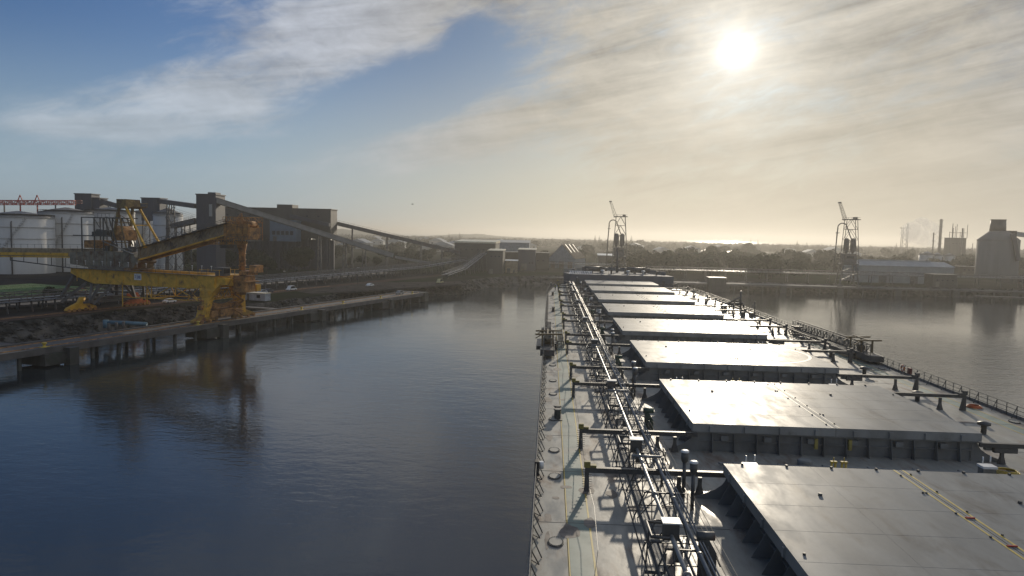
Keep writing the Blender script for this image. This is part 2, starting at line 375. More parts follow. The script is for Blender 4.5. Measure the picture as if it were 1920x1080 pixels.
# apron at the end of the berth
setting(MB().prism([tuple(W(s, t).xy) for s, t in ((143, 28), (236, 3), (250, 12), (215, 44), (150, 40))], lz-.6, lz+.06).build('apron', mat('old_asphalt', (.06, .055, .05), .9, 0, .3, .2, .02, 3, (.09, .08, .07), .12, (.5, .65), spec=0)))
# ---------------------------------------------------------------- wharf
wh = thing('wharf', 'long concrete wharf on dark piles along the basin under the yellow loader', 'wharf', tuple(W(70, 4, 0)))
dk = MB(); L0, L1 = -120, 186
def wbox(b_, s0, s1, t0, t1, z0, z1): return b_.prism([tuple(W(s, t).xy) for s, t in ((s0, t0), (s1, t0), (s1, t1), (s0, t1))], z0, z1)
wbox(dk, L0, L1, .25, 9.5, 3.2, 4.0); wbox(dk, L0, L1, 0, .6, 2.75, 4.12); wbox(dk, L0, L1, 8.9, 9.7, 3.1, 4.3)
dk.build('wharf_deck', conc, wh)
bm_ = MB()
for t in (2.2, 7.6): wbox(bm_, L0, L1, t-.08, t+.08, 4.0, 4.16)
bm_.build('crane_rail', lrust, wh)
pier = [s for s in range(-114, 186, 8)]
for i, s in enumerate(pier):
    for t in (1.2, 8.2):
        pb = MB(); pb.cyl(W(s+(i % 3)*.5, t).xy, .42, -7.9, 3.3, 10); pb.build('pile', dconc, wh)
for s in range(-82, 186, 46):
    b_ = MB(); wbox(b_, s, s+5.5, -.9, 6.5, .4, 2.9); wbox(b_, s+4.8, s+7, -2.0, -.2, -1.5, 3.7); b_.build('fender_block', dconc, wh)
for s in range(-114, 186, 8):
    b_ = MB(); wbox(b_, s-.4, s+.4, .6, 8.9, 2.75, 3.2); b_.build('cross_beam', dconc, wh)
b_ = MB(); wbox(b_, 184, 187.5, -.6, 12, .3, 4.2); b_.build('end_block', dconc, wh)
# gangways linking quay and bank
for s in (8, 96):
    b_ = MB(); wbox(b_, s, s+3, 9.7, 31, 3.9, 4.3)
    for t in range(11, 31, 3):
        for ss in (s, s+3): b_.bar(W(ss, t, 4.3), W(ss, t, 5.3), .06)
    for ss in (s, s+3): b_.bar(W(ss, 10, 5.3), W(ss, 31, 5.3), .06)
    b_.build('access_bridge', conc, wh)
# bollards on the quay edge
def bollard(s, col, lab, grp=None):
    t = thing('bollard', lab, 'bollard', tuple(W(s, 1.2, 4.12)), 0, grp)
    b_ = MB(); p = W(s, 1.2, 4.12); b_.revolve(p, [(.55, 0), (.55, .12), (.3, .2), (.27, .55), (.5, .75), (.5, .95), (.2, 1.05)], 14); b_.build('post', col, t)
    b_ = MB(); wbox(b_, s-.9, s+.9, .7, 1.8, 4.12, 4.2); b_.build('base_plate', col, t)
bl = ['yellow bollard on the wharf edge nearest the left frame side', 'yellow bollard on the wharf edge left of the loader legs', 'yellow bollard on the wharf edge just right of the loader legs', 'yellow bollard on the wharf edge below the white site cabin', 'yellow bollard on the far stretch of wharf before the apron', 'yellow bollard near the far end of the wharf']
for s, l in zip((11.5, 55, 100, 124, 150, 176), bl): bollard(s, yellow_p, l)
# quick-release hook frame on the near quay
# blue discharge pipe across the rocks
t = thing('water_pipe', 'pale blue pipe lying from the rocks to the wharf left of the loader', 'pipe', tuple(W(44, 15, 4)))
MB().tube([W(42.5, 19.5, 5.0), W(44.5, 15, 4.9), W(46.5, 9.9, 4.7)], .5, 12).build('pipe_run', blue_p, t)
b_ = MB(); b_.cyl(W(42.5, 19.5).xy, .7, 3.6, 5.6, 12); b_.build('valve', blue_p, t)
for k in range(3):
    b_ = MB(); p = W(39+k*2.2, 14.5, 3.2); b_.tube([p, p+Vector((0, 0, 2.2))], .35, 10); b_.build('support_post', conc, t)
# lamp posts along the bank
lp = None
for i, (s, tt, h) in enumerate([(-2, 34, 5), (22, 36, 4), (120, 36, 7), (150, 46, 8), (196, 40, 8)]):
    q_ = thing('lamp_post', ['short post with a lamp on the bank at the left edge', 'short lamp post on the bank before the landside bogies', 'lamp post beside the white site cabin', 'lamp post behind the far wharf end', 'lamp post on the far apron'][i], 'lamp post', tuple(W(s, tt, lz)))
    p = W(s, tt, lz); MB().tube([p, p+Vector((0, 0, h))], .1, 8, .06).build('pole', lgrey, q_)
    MB().bar(p+Vector((-.4, 0, h)), p+Vector((.5, 0, h)), .25, .14).build('lamp', white_p, q_)
# white site cabin
cb = W(110, 28, lz); t = thing('site_cabin', 'white portable site cabin with one dark window behind the loader', 'cabin', tuple(cb))
b_ = MB(); wbox(b_, 108, 111, 22, 33, lz+.25, lz+2.8); b_.build('wall', mat('cabin_paint', (.36, .38, .40), .6), t)
b_ = MB(); wbox(b_, 107.8, 111.2, 21.8, 33.2, lz+2.8, lz+2.95); b_.build('roof', roof_l, t)
b_ = MB(); wbox(b_, 107.9, 108.05, 24, 25.4, lz+1.2, lz+2.3); b_.build('window', glass, t)
b_ = MB(); wbox(b_, 107.92, 108.04, 28.5, 29.5, lz+.3, lz+2.4); b_.build('door', lgrey, t)
# vehicles
def car(loc, rz, body, lab, cat='car', L=4.4, hgt=1.5, grp=None):
    t = thing('parked_car' if cat == 'car' else 'utility_truck', lab, cat, loc, rz, grp, local=True)
    prof = [(-L/2, .35), (-L/2, .85), (-L*.36, .95), (-L*.22, hgt), (L*.18, hgt), (L*.34, .98), (L/2, .85), (L/2, .35)]
    b_ = MB(); b_.plate([(x, 0, z) for x, z in prof], (0, 1.7, 0)); b_.build('body', body, t, off=(0, 0, 0), bevel=.06)
    b_ = MB(); b_.plate([(-L*.33, 0, .98), (-L*.215, 0, hgt-.08), (L*.17, 0, hgt-.08), (L*.3, 0, 1.0)], (0, 1.73, 0)); b_.build('window_glass', glass, t, off=(0, 0, 0))
    for sx in (-1, 1):
        for sy in (-1, 1):
            b_ = MB(); b_.tube([(sx*L*.31, sy*.87, .33), (sx*L*.31, sy*.68, .33)], .33, 14); b_.build('wheel', black_p, t, off=(0, 0, 0))
aw = math.atan2(DD.y, DD.x)
def parkc(s, tt, z, col, lab, rot=0, **k): p = W(s, tt, z); car(tuple(p), aw+rot, col, lab, **k)
parkc(88, 44, lz+.02, white_p, 'white car on the gravel road behind the loader girder')
parkc(134, 44, lz+.02, mat('car_silver', (.4, .42, .44), .3, .3), 'silver car parked on the road behind the white cabin')
parkc(139, 45, lz+.02, mat('car_dark', (.05, .06, .08), .3), 'dark blue car parked beside the silver car behind the cabin')
parkc(152, 44, lz+.02, white_p, 'white van parked at the head of the berth road', cat='car', L=5.2, hgt=2.0)
parkc(190, 30, lz+.08, white_p, 'white car parked on the concrete apron')
parkc(172, 5, 4.05, mat('car_grey', (.25, .27, .28), .3, .3), 'grey car parked on the wharf deck near its far end')
p = Vector((-42, 352, 5.1)); parkc(229, 14, lz+.1, mat('equip_yellow', (.55, .5, .25), .5), 'pale yellow truck on the apron corner', cat='car', L=5, hgt=2.2)
# ---------------------------------------------------------------- quay conveyor
def conveyor(name, lab, pts, width, hood, dz, bent, m_, mb, beltm=None, low=None):
    t = thing(name, lab, 'conveyor', tuple(pts[0]))
    g_ = MB(); rl = MB(); total = 0
    for a, b in zip(pts[:-1], pts[1:]):
        a, b = Vector(a), Vector(b); d = (b-a).normalized(); r = d.cross(Vector((0, 0, 1))).normalized()*(width/2)
        if hood: g_.bar(a+Vector((0, 0, dz/2)), b+Vector((0, 0, dz/2)), width, dz)
        else:
            n_ = max(2, int((b-a).length/5)); g_.truss(a, b, dz, width, n_, .28, .14)
            rl.bar(a+Vector((0, 0, .5)), b+Vector((0, 0, .5)), width*.45, .12)
            for sg in (-1, 1): rl.bar(a+r*sg*1.25+Vector((0, 0, .1)), b+r*sg*1.25+Vector((0, 0, .1)), .8, .06); rl.bar(a+r*sg*1.6+Vector((0, 0, 1.1)), b+r*sg*1.6+Vector((0, 0, 1.1)), .07)
    g_.build('gallery', m_, t)
    if rl.f: rl.build('belt_walkway', beltm or galv, t)
    for a, b in zip(pts[:-1], pts[1:]):
        a, b = Vector(a), Vector(b); L = (b-a).length; n_ = max(1, int(L/bent)); d = (b-a).normalized(); r = d.cross(Vector((0, 0, 1))).normalized()*(width/2)
        for i in range(n_+1):
            p = a.lerp(b, i/n_)
            if p.z-lz < 1.2 or (low and p.z > low): continue
            h_ = MB(); sp = 1.0+.05*(p.z-lz)
            for sg in (-1, 1): h_.bar((p.x+r.x*sg*sp, p.y+r.y*sg*sp, lz), p+r*sg*.9, .35)
            h_.bar((p.x-r.x*sp*.97, p.y-r.y*sp*.97, lz+(p.z-lz)*.5), (p.x+r.x*sp*.97, p.y+r.y*sp*.97, lz+(p.z-lz)*.5), .18)
            if p.z-lz > 6:
                for k in range(int((p.z-lz)/5)):
                    z0 = lz+k*5; h_.bar((p.x-r.x*sp, p.y-r.y*sp, z0), (p.x+r.x*sp, p.y+r.y*sp, z0+5), .14); h_.bar((p.x-r.x*sp, p.y-r.y*sp, z0+5), (p.x+r.x*sp, p.y+r.y*sp, z0+5), .14)
            h_.build('trestle', mb, t)
    return t
conveyor('quay_conveyor', 'long low lattice conveyor with pale walkway running behind the loader', [W(-130, 58, 8.2), W(150, 58, 8.2), W(300, 60, 9.0), W(352, 56, 12)], 5.0, False, 2.3, 7, lgrey, lgrey, beltm=mat('walkway_grate', (.24, .25, .26), .45, .3))
conveyor('shipping_conveyor', 'second low dark conveyor beside the quay line behind the loader', [W(-130, 67, 6.8), W(180, 67, 6.8), W(310, 66, 8)], 3.2, False, 1.6, 9, lgrey, dark_steel)
conveyor('feed_conveyor', 'narrow rising conveyor from the wharf apron to the cream roofed transfer house', [Vector((-57, 400, 6.8)), Vector((-52, 440, 8.5)), Vector((-44, 490, 17))], 3.0, False, 1.8, 9, lgrey, dark_steel)
# ---------------------------------------------------------------- shiploader  (local: x inland, y seaward-side along quay, z up)
LD = thing('ship_loader', 'yellow rail mounted bulk shiploader with raised boom on the wharf', 'ship loader', tuple(W(67, 0, 0)), math.atan2(NN.y, NN.x), local=True)
def lp_(b_, name, m_, par=LD, **k): return b_.build(name, m_, par, off=(0, 0, 0), **k)
for y in (5.2, -5.2):
    g_ = MB(); g_.plate([(54.6, y, 17.1), (54.6, y, 15.6), (50, y, 14.0), (46, y, 12.9), (8, y, 13.1), (3, y, 13.9), (-2.5, y, 14.6), (-2.5, y, 16.4), (6, y, 16.8)], (0, 1.3, 0))
    for x in (52, 47, 40.5, 34, 27.5, 21, 14.5, 9): g_.bar((x, y+(.72 if y > 0 else -.72), 13.3), (x, y+(.72 if y > 0 else -.72), 16.7), .12)
    gi = lp_(g_, 'portal_girder', lyel)
    w_ = MB(); w_.bar((57, y*1.22, 17.2), (0, y*1.22, 16.9), 1.0, .08)
    for x in range(0, 58, 3): w_.bar((x, y*1.3, 17.0), (x, y*1.3, 18.1), .06)
    w_.bar((57, y*1.3, 18.25), (0, y*1.3, 18.0), .06); w_.bar((57, y*1.3, 17.7), (0, y*1.3, 17.5), .05)
    lp_(w_, 'girder_walkway', lgrey)
for x in (53.8, 40, 22, 6, -1.5): lp_(MB().bar((x, -4.6, 15.2), (x, 4.6, 15.2), 1.1, 2.0), 'cross_girder', lyel)
# sign with lettering
sg = lp_(MB().box(27.1, 29.7, 5.9, 6.02, 14.6, 16.4), 'sign_board', white_p)
tx = bpy.data.curves.new('sign_text', 'FONT'); tx.body = '7.08'; tx.size = 1.25; tx.extrude = .01; tx.align_x = 'CENTER'
to = bpy.data.objects.new('sign_text', tx); C.objects.link(to); bpy.context.view_layer.update()
me_ = bpy.data.meshes.new_from_object(to.evaluated_get(bpy.context.evaluated_depsgraph_get())); bpy.data.objects.remove(to)
so_ = bpy.data.objects.new('lettering', me_); C.objects.link(so_); me_.materials.append(mat('sign_blue', (.02, .05, .25), .5))
so_.parent = sg; so_.location = (28.4, 6.045, 15.05); so_.rotation_euler = (math.pi/2, 0, math.pi)
# waterside legs
for y in (8.2, -8.0):
    g_ = MB(); sgn = 1 if y > 0 else -1
    g_.plate([(-1.2, 0, 15), (6.6, 0, 15.0), (5.6, 0, 12.4), (4.9, 0, 9.5), (5.6, 0, 4.9), (2.6, 0, 4.9), (2.0, 0, 9.5), (1.2, 0, 12.4)], (0, 1.6, 0))
    for i, (x, yy, z) in enumerate(g_.v): g_.v[i] = (x, yy+sgn*(5.2+(15-z)*.24), z)
    for z in (7.5, 11.0): g_.bar((1.6, sgn*(5.2+(15-z)*.24)+.85, z), (5.4, sgn*(5.2+(15-z)*.24)+.85, z), .12, .25)
    lp_(g_, 'waterside_leg', lyel)
    # bogie set
    bg_ = MB(); yb = sgn*7.7; bg_.plate([(3.0, yb-4.6, 4.6), (3.0, yb-4.6, 5.1), (3.0, yb-1, 6.3), (3.0, yb+1, 6.3), (3.0, yb+4.6, 5.1), (3.0, yb+4.6, 4.6)], (1.0, 0, 0))
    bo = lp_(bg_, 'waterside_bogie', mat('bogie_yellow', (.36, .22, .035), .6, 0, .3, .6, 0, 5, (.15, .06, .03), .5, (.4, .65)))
    for k in (-3.9, -1.5, 1.5, 3.9):
        lp_(MB().tube([(2.2, yb+k, 4.62), (3.8, yb+k, 4.62)], .42, 14), 'wheel', lrust, bo)
s_ = MB(); s_.bar((3.8, -9, 8.2), (3.8, 9, 8.2), .9, 1.1); s_.bar((3.8, -9, 6.2), (3.8, 9, 10.4), .35); s_.bar((3.8, -9, 10.4), (3.8, 9, 6.2), .35)
lp_(s_, 'sill_beam', lrust)
s_ = MB(); s_.box(1.5, 6, -4, 3, 5.4, 7.4); s_.box(2, 5, -6, -4.2, 5.2, 6.6); s_.box(2, 4.5, 3.4, 6, 5.2, 7.2)
lp_(s_, 'drive_machinery', lrust, bevel=.1)
st = MB()
for i in range(5):
    z = 5+i*2.2; st.bar((.6, -5+i % 2*4, z), (.6, -1-i % 2*4, z+2.2), .7, .12); st.bar((.2, -5+i % 2*4, z+1), (.2, -1-i % 2*4, z+3.2), .06); st.bar((.6, -5.6, z+2.2), (.6, -.4, z+2.2), .8, .08)
lp_(st, 'stair_flight', lrust)
# landside legs and bogies
lg = MB()
for sgn in (1, -1):
    lg.bar((54, sgn*5.2, 14.8), (54.5, sgn*9, 8.8), .8); lg.bar((49, sgn*5.2, 13), (54, sgn*9.5, 7.2), .8); lg.bar((47, sgn*5.2, 12.9), (44.5, sgn*8, 7.4), .7); lg.bar((43.5, sgn*5.2, 13), (44.5, sgn*8, 7.4), .7)
    lg.bar((38.5, sgn*5.2, 13), (42, sgn*9, 7.2), .6); lg.bar((44, sgn*5.2, 9.6), (54, sgn*7, 9.4), .5)
lg.bar((48, -9, 8), (48, 9, 8), .9, 1.0); lg.bar((44.5, -10, 7.6), (44.5, 10, 7.6), .6)
lp_(lg, 'landside_frame', lgrey)
for sgn in (1, -1):
    yb = sgn*9.8
    g_ = MB(); g_.plate([(46, yb-5, 5.6), (46, yb-4.5, 6.3), (46, yb-1, 7.6), (46, yb, 9.2), (46, yb+1, 7.6), (46, yb+4.5, 6.3), (46, yb+5, 5.6)], (1.1, 0, 0)); g_.bar((46, yb, 7.8), (47.5, sgn*7.5, 8.6), .8)
    bo = lp_(g_, 'landside_bogie', orange_p if sgn < 0 else lyel)
    for k in (-4.2, -2.6, -1, 1, 2.6, 4.2): lp_(MB().tube([(45.2, yb+k, 5.5), (46.8, yb+k, 5.5)], .5, 14), 'wheel', lrust, bo)
rl_ = MB()
for x in (46.0,): rl_.box(x-.08, x+.08, -115, 190, 5.0, 5.06)
# hanging cable frame under the girder
hf = MB()
for y in (4.4, -4.4):
    for a, b in (((27, 13), (25, 9.4)), ((18, 13.1), (25, 9.4)), ((25, 9.4), (25, 13)), ((12, 13.2), (8, 9.6)), ((8, 13.3), (12, 9.6)), ((17, 13.1), (8, 9.6)), ((36, 9.3), (8, 9.6)), ((36, 13), (36, 6.5))):
        hf.bar((a[0], y, a[1]), (b[0], y, b[1]), .22)
hf.bar((25, -4.4, 9.4), (25, 4.4, 9.4), .3); hf.bar((8, -4.4, 9.6), (8, 4.4, 9.6), .3)
lp_(hf, 'underslung_frame', lyel)
# upper works
up_ = MB(); up_.plate([(57.7, 0, 18.2), (57.7, 0, 21.6), (45, 0, 22.4), (33, 0, 22.2), (31, 0, 19.6), (33, 0, 17.6), (50, 0, 17.4)], (0, 7.0, 0)); up_.box(34, 48, -5.5, 5.5, 17.0, 17.9)
for x in range(34, 58, 3): up_.bar((x, 3.6, 18), (x, 3.6, 22.2), .25)
lp_(up_, 'slewing_frame', mat('weathered_olive', (.22, .20, .15), .7, 0, .3, .7, 0, 5, (.13, .08, .05), .4, (.45, .65)))
tb = MB(); tb.plate([(92, 0, 22.0), (45, 0, 23.0), (45, 0, 20.3), (57, 0, 20.1), (92, 0, 19.2)], (0, 4.2, 0))
for x in range(48, 92, 4): tb.bar((x, 2.15, 19.7), (x, 2.15, 22.2), .12)
lp_(tb, 'tail_gallery', lbrown)
tf = MB(); tf.bar((91.9, 0, 19.25), (56, 0, 20.15), 4.5, .35); tf.bar((91.9, 2.2, 20.2), (60, 2.2, 20.9), .12, .9)
lp_(tf, 'tail_flange', lyel)
tw = MB(); tw.bar((86, 1.5, 18.3), (57, 1.5, 16.6), .3); tw.bar((86, 1.5, 19.2), (86, 1.5, 18.2), .2)
for x in (80, 74, 68, 62): tw.bar((x, 1.5, 19.7), (x, 1.5, 18.3-(86-x)*.055), .15)
for x in range(47, 92, 3): tw.bar((x, 2.3, 22.2), (x, 2.3, 23.6), .06)
tw.bar((91, 2.3, 23.2), (46, 2.3, 24.2), .07)
lp_(tw, 'tail_walkway', dark_steel)
# boom
bo_ = MB()
def bpt(x, k): # along the boom, k 0 bottom .. 1 top
    f_ = (32-x)/34.0; zb = 20.0+f_*8.3; zt = 23.6+f_*8.2; return zb+(zt-zb)*k
for y in (2.3, -2.3):
    bo_.plate([(32, y, bpt(32, 0)), (32, y, bpt(32, 1)), (-1, y, bpt(-1, 1)), (-1, y, bpt(-1, .15)), (6, y, bpt(6, 0))], (0, .35, 0))
    for i in range(12):
        x = 31-i*2.8; bo_.bar((x, y*1.12, bpt(x, .05)), (x, y*1.12, bpt(x, .98)), .22); bo_.bar((x, y*1.12, bpt(x, .1)), (x-2.8, y*1.12, bpt(x-2.8, .9)), .16)
bo_.bar((32, 0, bpt(32, .45)), (-1, 0, bpt(-1, .45)), 4.4, .2)
boom = lp_(bo_, 'boom', lbrown)
fl = MB()
for y in (2.5, -2.5): fl.bar((32, y, bpt(32, .02)), (-1, y, bpt(-1, .08)), .7, .4); fl.bar((32, y, bpt(32, 1)), (-1, y, bpt(-1, 1)), .5, .3)
lp_(fl, 'boom_flange', lyel, boom)
hr = MB()
for y in (3.3,):
    hr.bar((32, y, bpt(32, .95)), (-1, y, bpt(-1, .95)), 1.1, .08)
    for i in range(24):
        x = 31.5-i*1.4; hr.bar((x, y+.5, bpt(x, .95)), (x, y+.5, bpt(x, .95)+1.1), .06)
    hr.bar((32, y+.5, bpt(32, .95)+1.1), (-1, y+.5, bpt(-1, .95)+1.1), .09); hr.bar((32, y+.5, bpt(32, .95)+.6), (-1, y+.5, bpt(-1, .95)+.6), .07)
for i in range(8): x = 30-i*3.6; hr.bar((x, 2.6, bpt(x, 1.05)), (x-2, 2.6, bpt(x-2, 1.05)), .5, .35)
lp_(hr, 'boom_walkway', lgrey, boom)
# boom head, chute
hd = MB(); hd.box(-6.5, .8, -2.6, 2.6, 27.4, 29.0); hd.box(-5, -.5, -2, 2, 29, 30.6); hd.box(-7.6, -5.2, -2.2, 2.4, 27.0, 30.2)
for x in (-7.6, -5.8, -4, -2.2, -.4): hd.bar((x, 3, 26.8), (x, 3, 32.3), .18); hd.bar((x, -3, 26.8), (x, -3, 31.6), .18)
for z in (28.3, 30.3, 31.8): hd.bar((-7.8, 3, z), (.6, 3, z), .14); hd.bar((-7.8, -3, z), (.6, -3, z), .12)
for x in (-7, -4.6, -2.2): hd.bar((x, 3, 30.3), (x+2.2, 3, 32), .12)
hd.bar((-3, 0, 31), (-3, 0, 34.2), .3); hd.bar((-1.2, 1, 31), (-2.6, 0, 34), .2); hd.bar((-5, 1, 30), (-3.1, 0, 34), .2); hd.tube([(-6, -1.6, 31.2), (-6, 1.6, 31.2)], .8, 14); hd.tube([(-3.6, -1.6, 31), (-3.6, 1.6, 31)], .6, 14)
lp_(hd, 'boom_head', lrust)
pf = MB(); pf.bar((2.8, 0, 26.6), (-8, 0, 26.6), 7.2, .15)
for x in range(-8, 4, 1):
    pf.bar((x, 3.6, 26.6), (x, 3.6, 27.7), .06)
pf.bar((3, 3.6, 27.7), (-8, 3.6, 27.7), .08); pf.box(.4, 2.8, -1, 2, 24.4, 26.5); pf.bar((-6.8, 3.4, 25.2), (2.6, 3.4, 25.2), .1)
lp_(pf, 'head_platform', lgrey)
ch = MB(); ch.tube([(-3.1, 0, 26.6), (-3.1, 0, 25), (-3.2, 0, 23.4), (-3.2, 0, 18.4)], [1.5, 1.3, .85, .85], 16)
for z in (24.6, 22.9, 21.2, 19.6): ch.cyl((-3.2, 0), 1.05, z, z+.22, 16)
ch.bar((-4.6, .9, 26), (-4.6, .9, 18.5), .14)
lp_(ch, 'chute', mat('chute_orange', (.48, .22, .06), .6, 0, .3, 1, 0, 5, (.12, .06, .03), .8, (.45, .65)))
for i in range(16):
    x = 51-i*3.3; MB().tube([(x, 6.6, 18.2), (x, 6.6, 19.5)], .05, 6).bar((x-.15, 6.6, 19.5), (x+.2, 6.6, 19.5), .22, .16).build('floodlight', white_p, LD, off=(0, 0, 0))
bh = MB(); bh.box(-7.4, .6, 2.0, 2.9, 27.2, 31.2); bh.box(-6.6, .2, -2.9, -2.2, 27.4, 31); bh.truss((-8, 0, 31.6), (1, 0, 31.6), 1.4, 5.4, 7, .16, .1); bh.truss((4.5, 3.4, 25.4), (-7.5, 3.4, 25.8), 1.3, .8, 9, .14, .1)
lp_(bh, 'head_gantry', mat('head_orange', (.50, .24, .055), .6, 0, .35, .9, 0, 5, (.16, .08, .04), .7, (.45, .65)))
pt = MB(); pt.box(.6, 6, -6.5, 6.5, 13.6, 16.9); pt.box(-4, 5.5, -6.8, -5, 12.2, 14.2); pt.truss((3.5, -7, 10.4), (3.5, 7, 10.4), 2.2, 2.6, 8, .2, .14)
for y in (-6, -3, 0, 3, 6): pt.bar((-.6, y, 16.9), (-.6, y, 18.6), .1); pt.bar((6, y, 16.9), (6, y, 18.6), .1)
pt.bar((-.6, -6.5, 18.5), (-.6, 6.5, 18.5), .1); pt.bar((-.6, 6.4, 18.5), (6, 6.4, 18.5), .1)
lp_(pt, 'portal_head', lyel)
c2 = MB(); c2.box(-6.8, -3.6, -2, 1.8, 17.2, 18.3); c2.box(-8.2, -6.4, -2.6, 1.0, 17.9, 19.9)
lp_(c2, 'chute_platform', mat('chute_orange', (.3, .12, .05), .6))
c3 = MB(); c3.box(-5.8, -2, -2.2, 2.2, 12.4, 16.9); c3.tube([(-3.4, 0, 17.2), (-3.4, 0, 11.6)], .9, 12); c3.box(-6.8, -1.4, -2.8, 2.6, 15.2, 15.5)
for x in (-6.5, -4, -1.6): c3.bar((x, 2.7, 15.5), (x, 2.7, 16.6), .1)
for z in (12.8, 13.8, 16.2): c3.bar((-6.4, 2.4, z), (-1.8, 2.4, z), .15, .3)
lp_(c3, 'trimming_head', lrust)
cabn = MB(); cabn.box(-1.2, 1.6, 2.4, 5.2, 16.9, 19.2); cb_ = lp_(cabn, 'operator_cab', lgrey, bevel=.08)
lp_(MB().box(-1.35, -1.22, 2.7, 4.9, 17.6, 18.8), 'cab_window', glass, cb_)
# mast
ms = MB(); ms.box(36.2, 39.8, -2.6, 2.6, 35.2, 37.7); ms.bar((39, 2.4, 35.5), (41.5, 3.2, 22.4), .6); ms.bar((39, -2.4, 35.5), (41.5, -3.2, 22.4), .6); ms.bar((39.4, 2.2, 34), (36, 2.6, 22.4), .35); ms.bar((39.4, -2.2, 34), (36, -2.6, 22.4), .35)
for z in (25, 28, 31): ms.bar((41.2-(z-22)*.16, -3, z), (41.2-(z-22)*.16, 3, z), .25); ms.bar((41.2-(z-22)*.16, -3, z), (40.8-(z-22)*.16, 3, z+2.6), .16)
ms.bar((35.2, 2.4, 37.0), (33.2, 2.4, 36.6), .15); ms.bar((33.2, -2.4, 36.6), (33.2, 2.4, 36.6), .15)
for y in (-2.4, 0, 2.4): ms.bar((33.4, y, 35.6), (33.4, y, 36.9), .1)
ms.bar((36, 0, 35), (33.2, 0, 35.6), 4.6, .12)
lp_(ms, 'mast', mat('mast_steel', (.22, .15, .05), .6, 0, .3, .8, 0, 5, (.1, .06, .04), .5, (.45, .65)))
for y in (3.0, -3.0):
    lp_(MB().bar((36.6, y*.8, 35.6), (28.6, y, 23.9), .42, .55), 'forestay_strut', lyel)
lp_(MB().bar((28.8, -3.1, 24.2), (28.8, 3.1, 24.2), .9, .9), 'strut_beam', lyel)
lp_(MB().bar((33, -2.9, 30.2), (33, 2.9, 30.2), .25, .25), 'strut_tie', lyel)
# machinery house and gantry frame
hs = MB()
for y in (3.2, -3.2):
    for x in (53, 48, 44.4): hs.bar((x, y, 22), (x, y, 32.2), .28)
    hs.bar((53, y, 32.2), (38, y, 32.2), .28); hs.bar((56.5, y, 26.8), (44, y, 26.8), .4, .25); hs.bar((48, y, 32), (44, y, 27), .18); hs.bar((44, y, 32), (40, y, 24), .3); hs.bar((42, y, 32), (39, y, 24), .3)
for x in (42, 43.5, 45, 46.5): hs.bar((x, 3.2, 32.2), (x, 3.2, 33.4), .07)
hs.bar((46.8, 3.2, 33.4), (41.8, 3.2, 33.4), .08); hs.bar((56, 0, 26.7), (42, 0, 26.7), 7, .12); hs.bar((53, -3.2, 32.2), (53, 3.2, 32.2), .25)
lp_(hs, 'winch_gantry', dark_steel)
lp_(MB().box(46.8, 53, -2.6, 2.6, 23.1, 25.4), 'counterweight', lrust, bevel=.15)
dr = MB(); dr.box(37.4, 42, -2.4, 2.4, 25.6, 28.8); dr.tube([(40, -2.6, 28.4), (40, 2.6, 28.4)], 1.5, 18)
lp_(dr, 'winch_house', orange_p if False else lrust, bevel=.2)
mc = MB(); mc.box(44.2, 47.2, -1.5, 2.2, 26.9, 28.6); mc.tube([(48.6, -1, 27.9), (48.6, 1.6, 27.9)], .9, 14); mc.box(49.5, 51, 0, 1.5, 26.9, 28)
for x in (43, 41, 36, 34): mc.box(x, x+1.2, 1.2, 3, 22.3, 22.3+1.2+(x % 3)*.5)
lp_(mc, 'winch_machinery', dark_steel)
sw = MB()
for i in range(4): sw.bar((44-i*3, 3.9, 25.4-i*.9), (41-i*3, 3.9, 24.5-i*.9), .8, .12); sw.bar((44-i*3, 4.2, 26.5-i*.9), (41-i*3, 4.2, 25.6-i*.9), .08)
lp_(sw, 'stairway', galv)
ln = thing('landside_rails', 'pair of landside crane rails along the gravel road', 'rails', tuple(W(67, 46, 5)), math.atan2(NN.y, NN.x), local=True)
for x in (-.5, .5): MB().box(x-.07, x+.07, -115, 185, .01, .07).build('rail', lrust, ln, off=(0, 0, 0))
# ---------------------------------------------------------------- bulk carrier (bow ahead along +Y)
CX, DZ = 20.9, 14.5
ship = thing('bulk_carrier', 'large bulk carrier under the camera, grey deck with a row of wide closed hatches', 'ship', (CX, 100, 0))
HB = 21.55
hl = [(-12, HB), (195, HB), (212, HB-.9), (226, HB-2.4), (238, HB-5.2), (248, HB-9), (256, HB-13.5), (261, HB-18), (262.5, 0)]
outl = [(CX-w_, y) for y, w_ in hl] + [(CX+w_, y) for y, w_ in reversed(hl[:-1])]
hm = MB(); n_ = len(outl)
lo = [(CX+(x-CX)*(1 if y < 190 else .93), y-(0 if y < 230 else (y-230)*.15), -2) for x, y in outl]
for i in range(n_):
    a, b = outl[i], outl[(i+1) % n_]; hm.face([(a[0], a[1], DZ), (b[0], b[1], DZ), lo[(i+1) % n_], lo[i]])
hm.build('hull', hull_p, ship)
dk = MB(); dk.face([(x, y, DZ) for x, y in outl]); dk.build('deck', steel_grey, ship)
# deck edge plate and weld seams across the deck
ed = MB()
for i in range(len(hl)-1):
    for sg_ in (-1, 1):
        (y0, w0), (y1, w1) = hl[i], hl[i+1]
        if y0 >= 238: continue
        ed.bar((CX+sg_*(w0-.1), y0, DZ+.14), (CX+sg_*(w1-.1), y1, DZ+.14), .05, .28)
ed.build('deck_edge_bar', coam_grey, ship)
sm = MB()
for k in range(28):
    y = 21.5+k*8.7
    if y < 228: sm.box(CX-HB+.3, CX-10.9, y, y+.05, DZ+.001, DZ+.012); sm.box(CX+10.9, CX+HB-.3, y, y+.05, DZ+.001, DZ+.012)
for k in range(9): sm.box(CX-HB+1.9+k*.001, CX-HB+1.93, 20, 225, DZ+.001, DZ+.009)
sm.build('deck_weld_seam', dark_steel, ship)
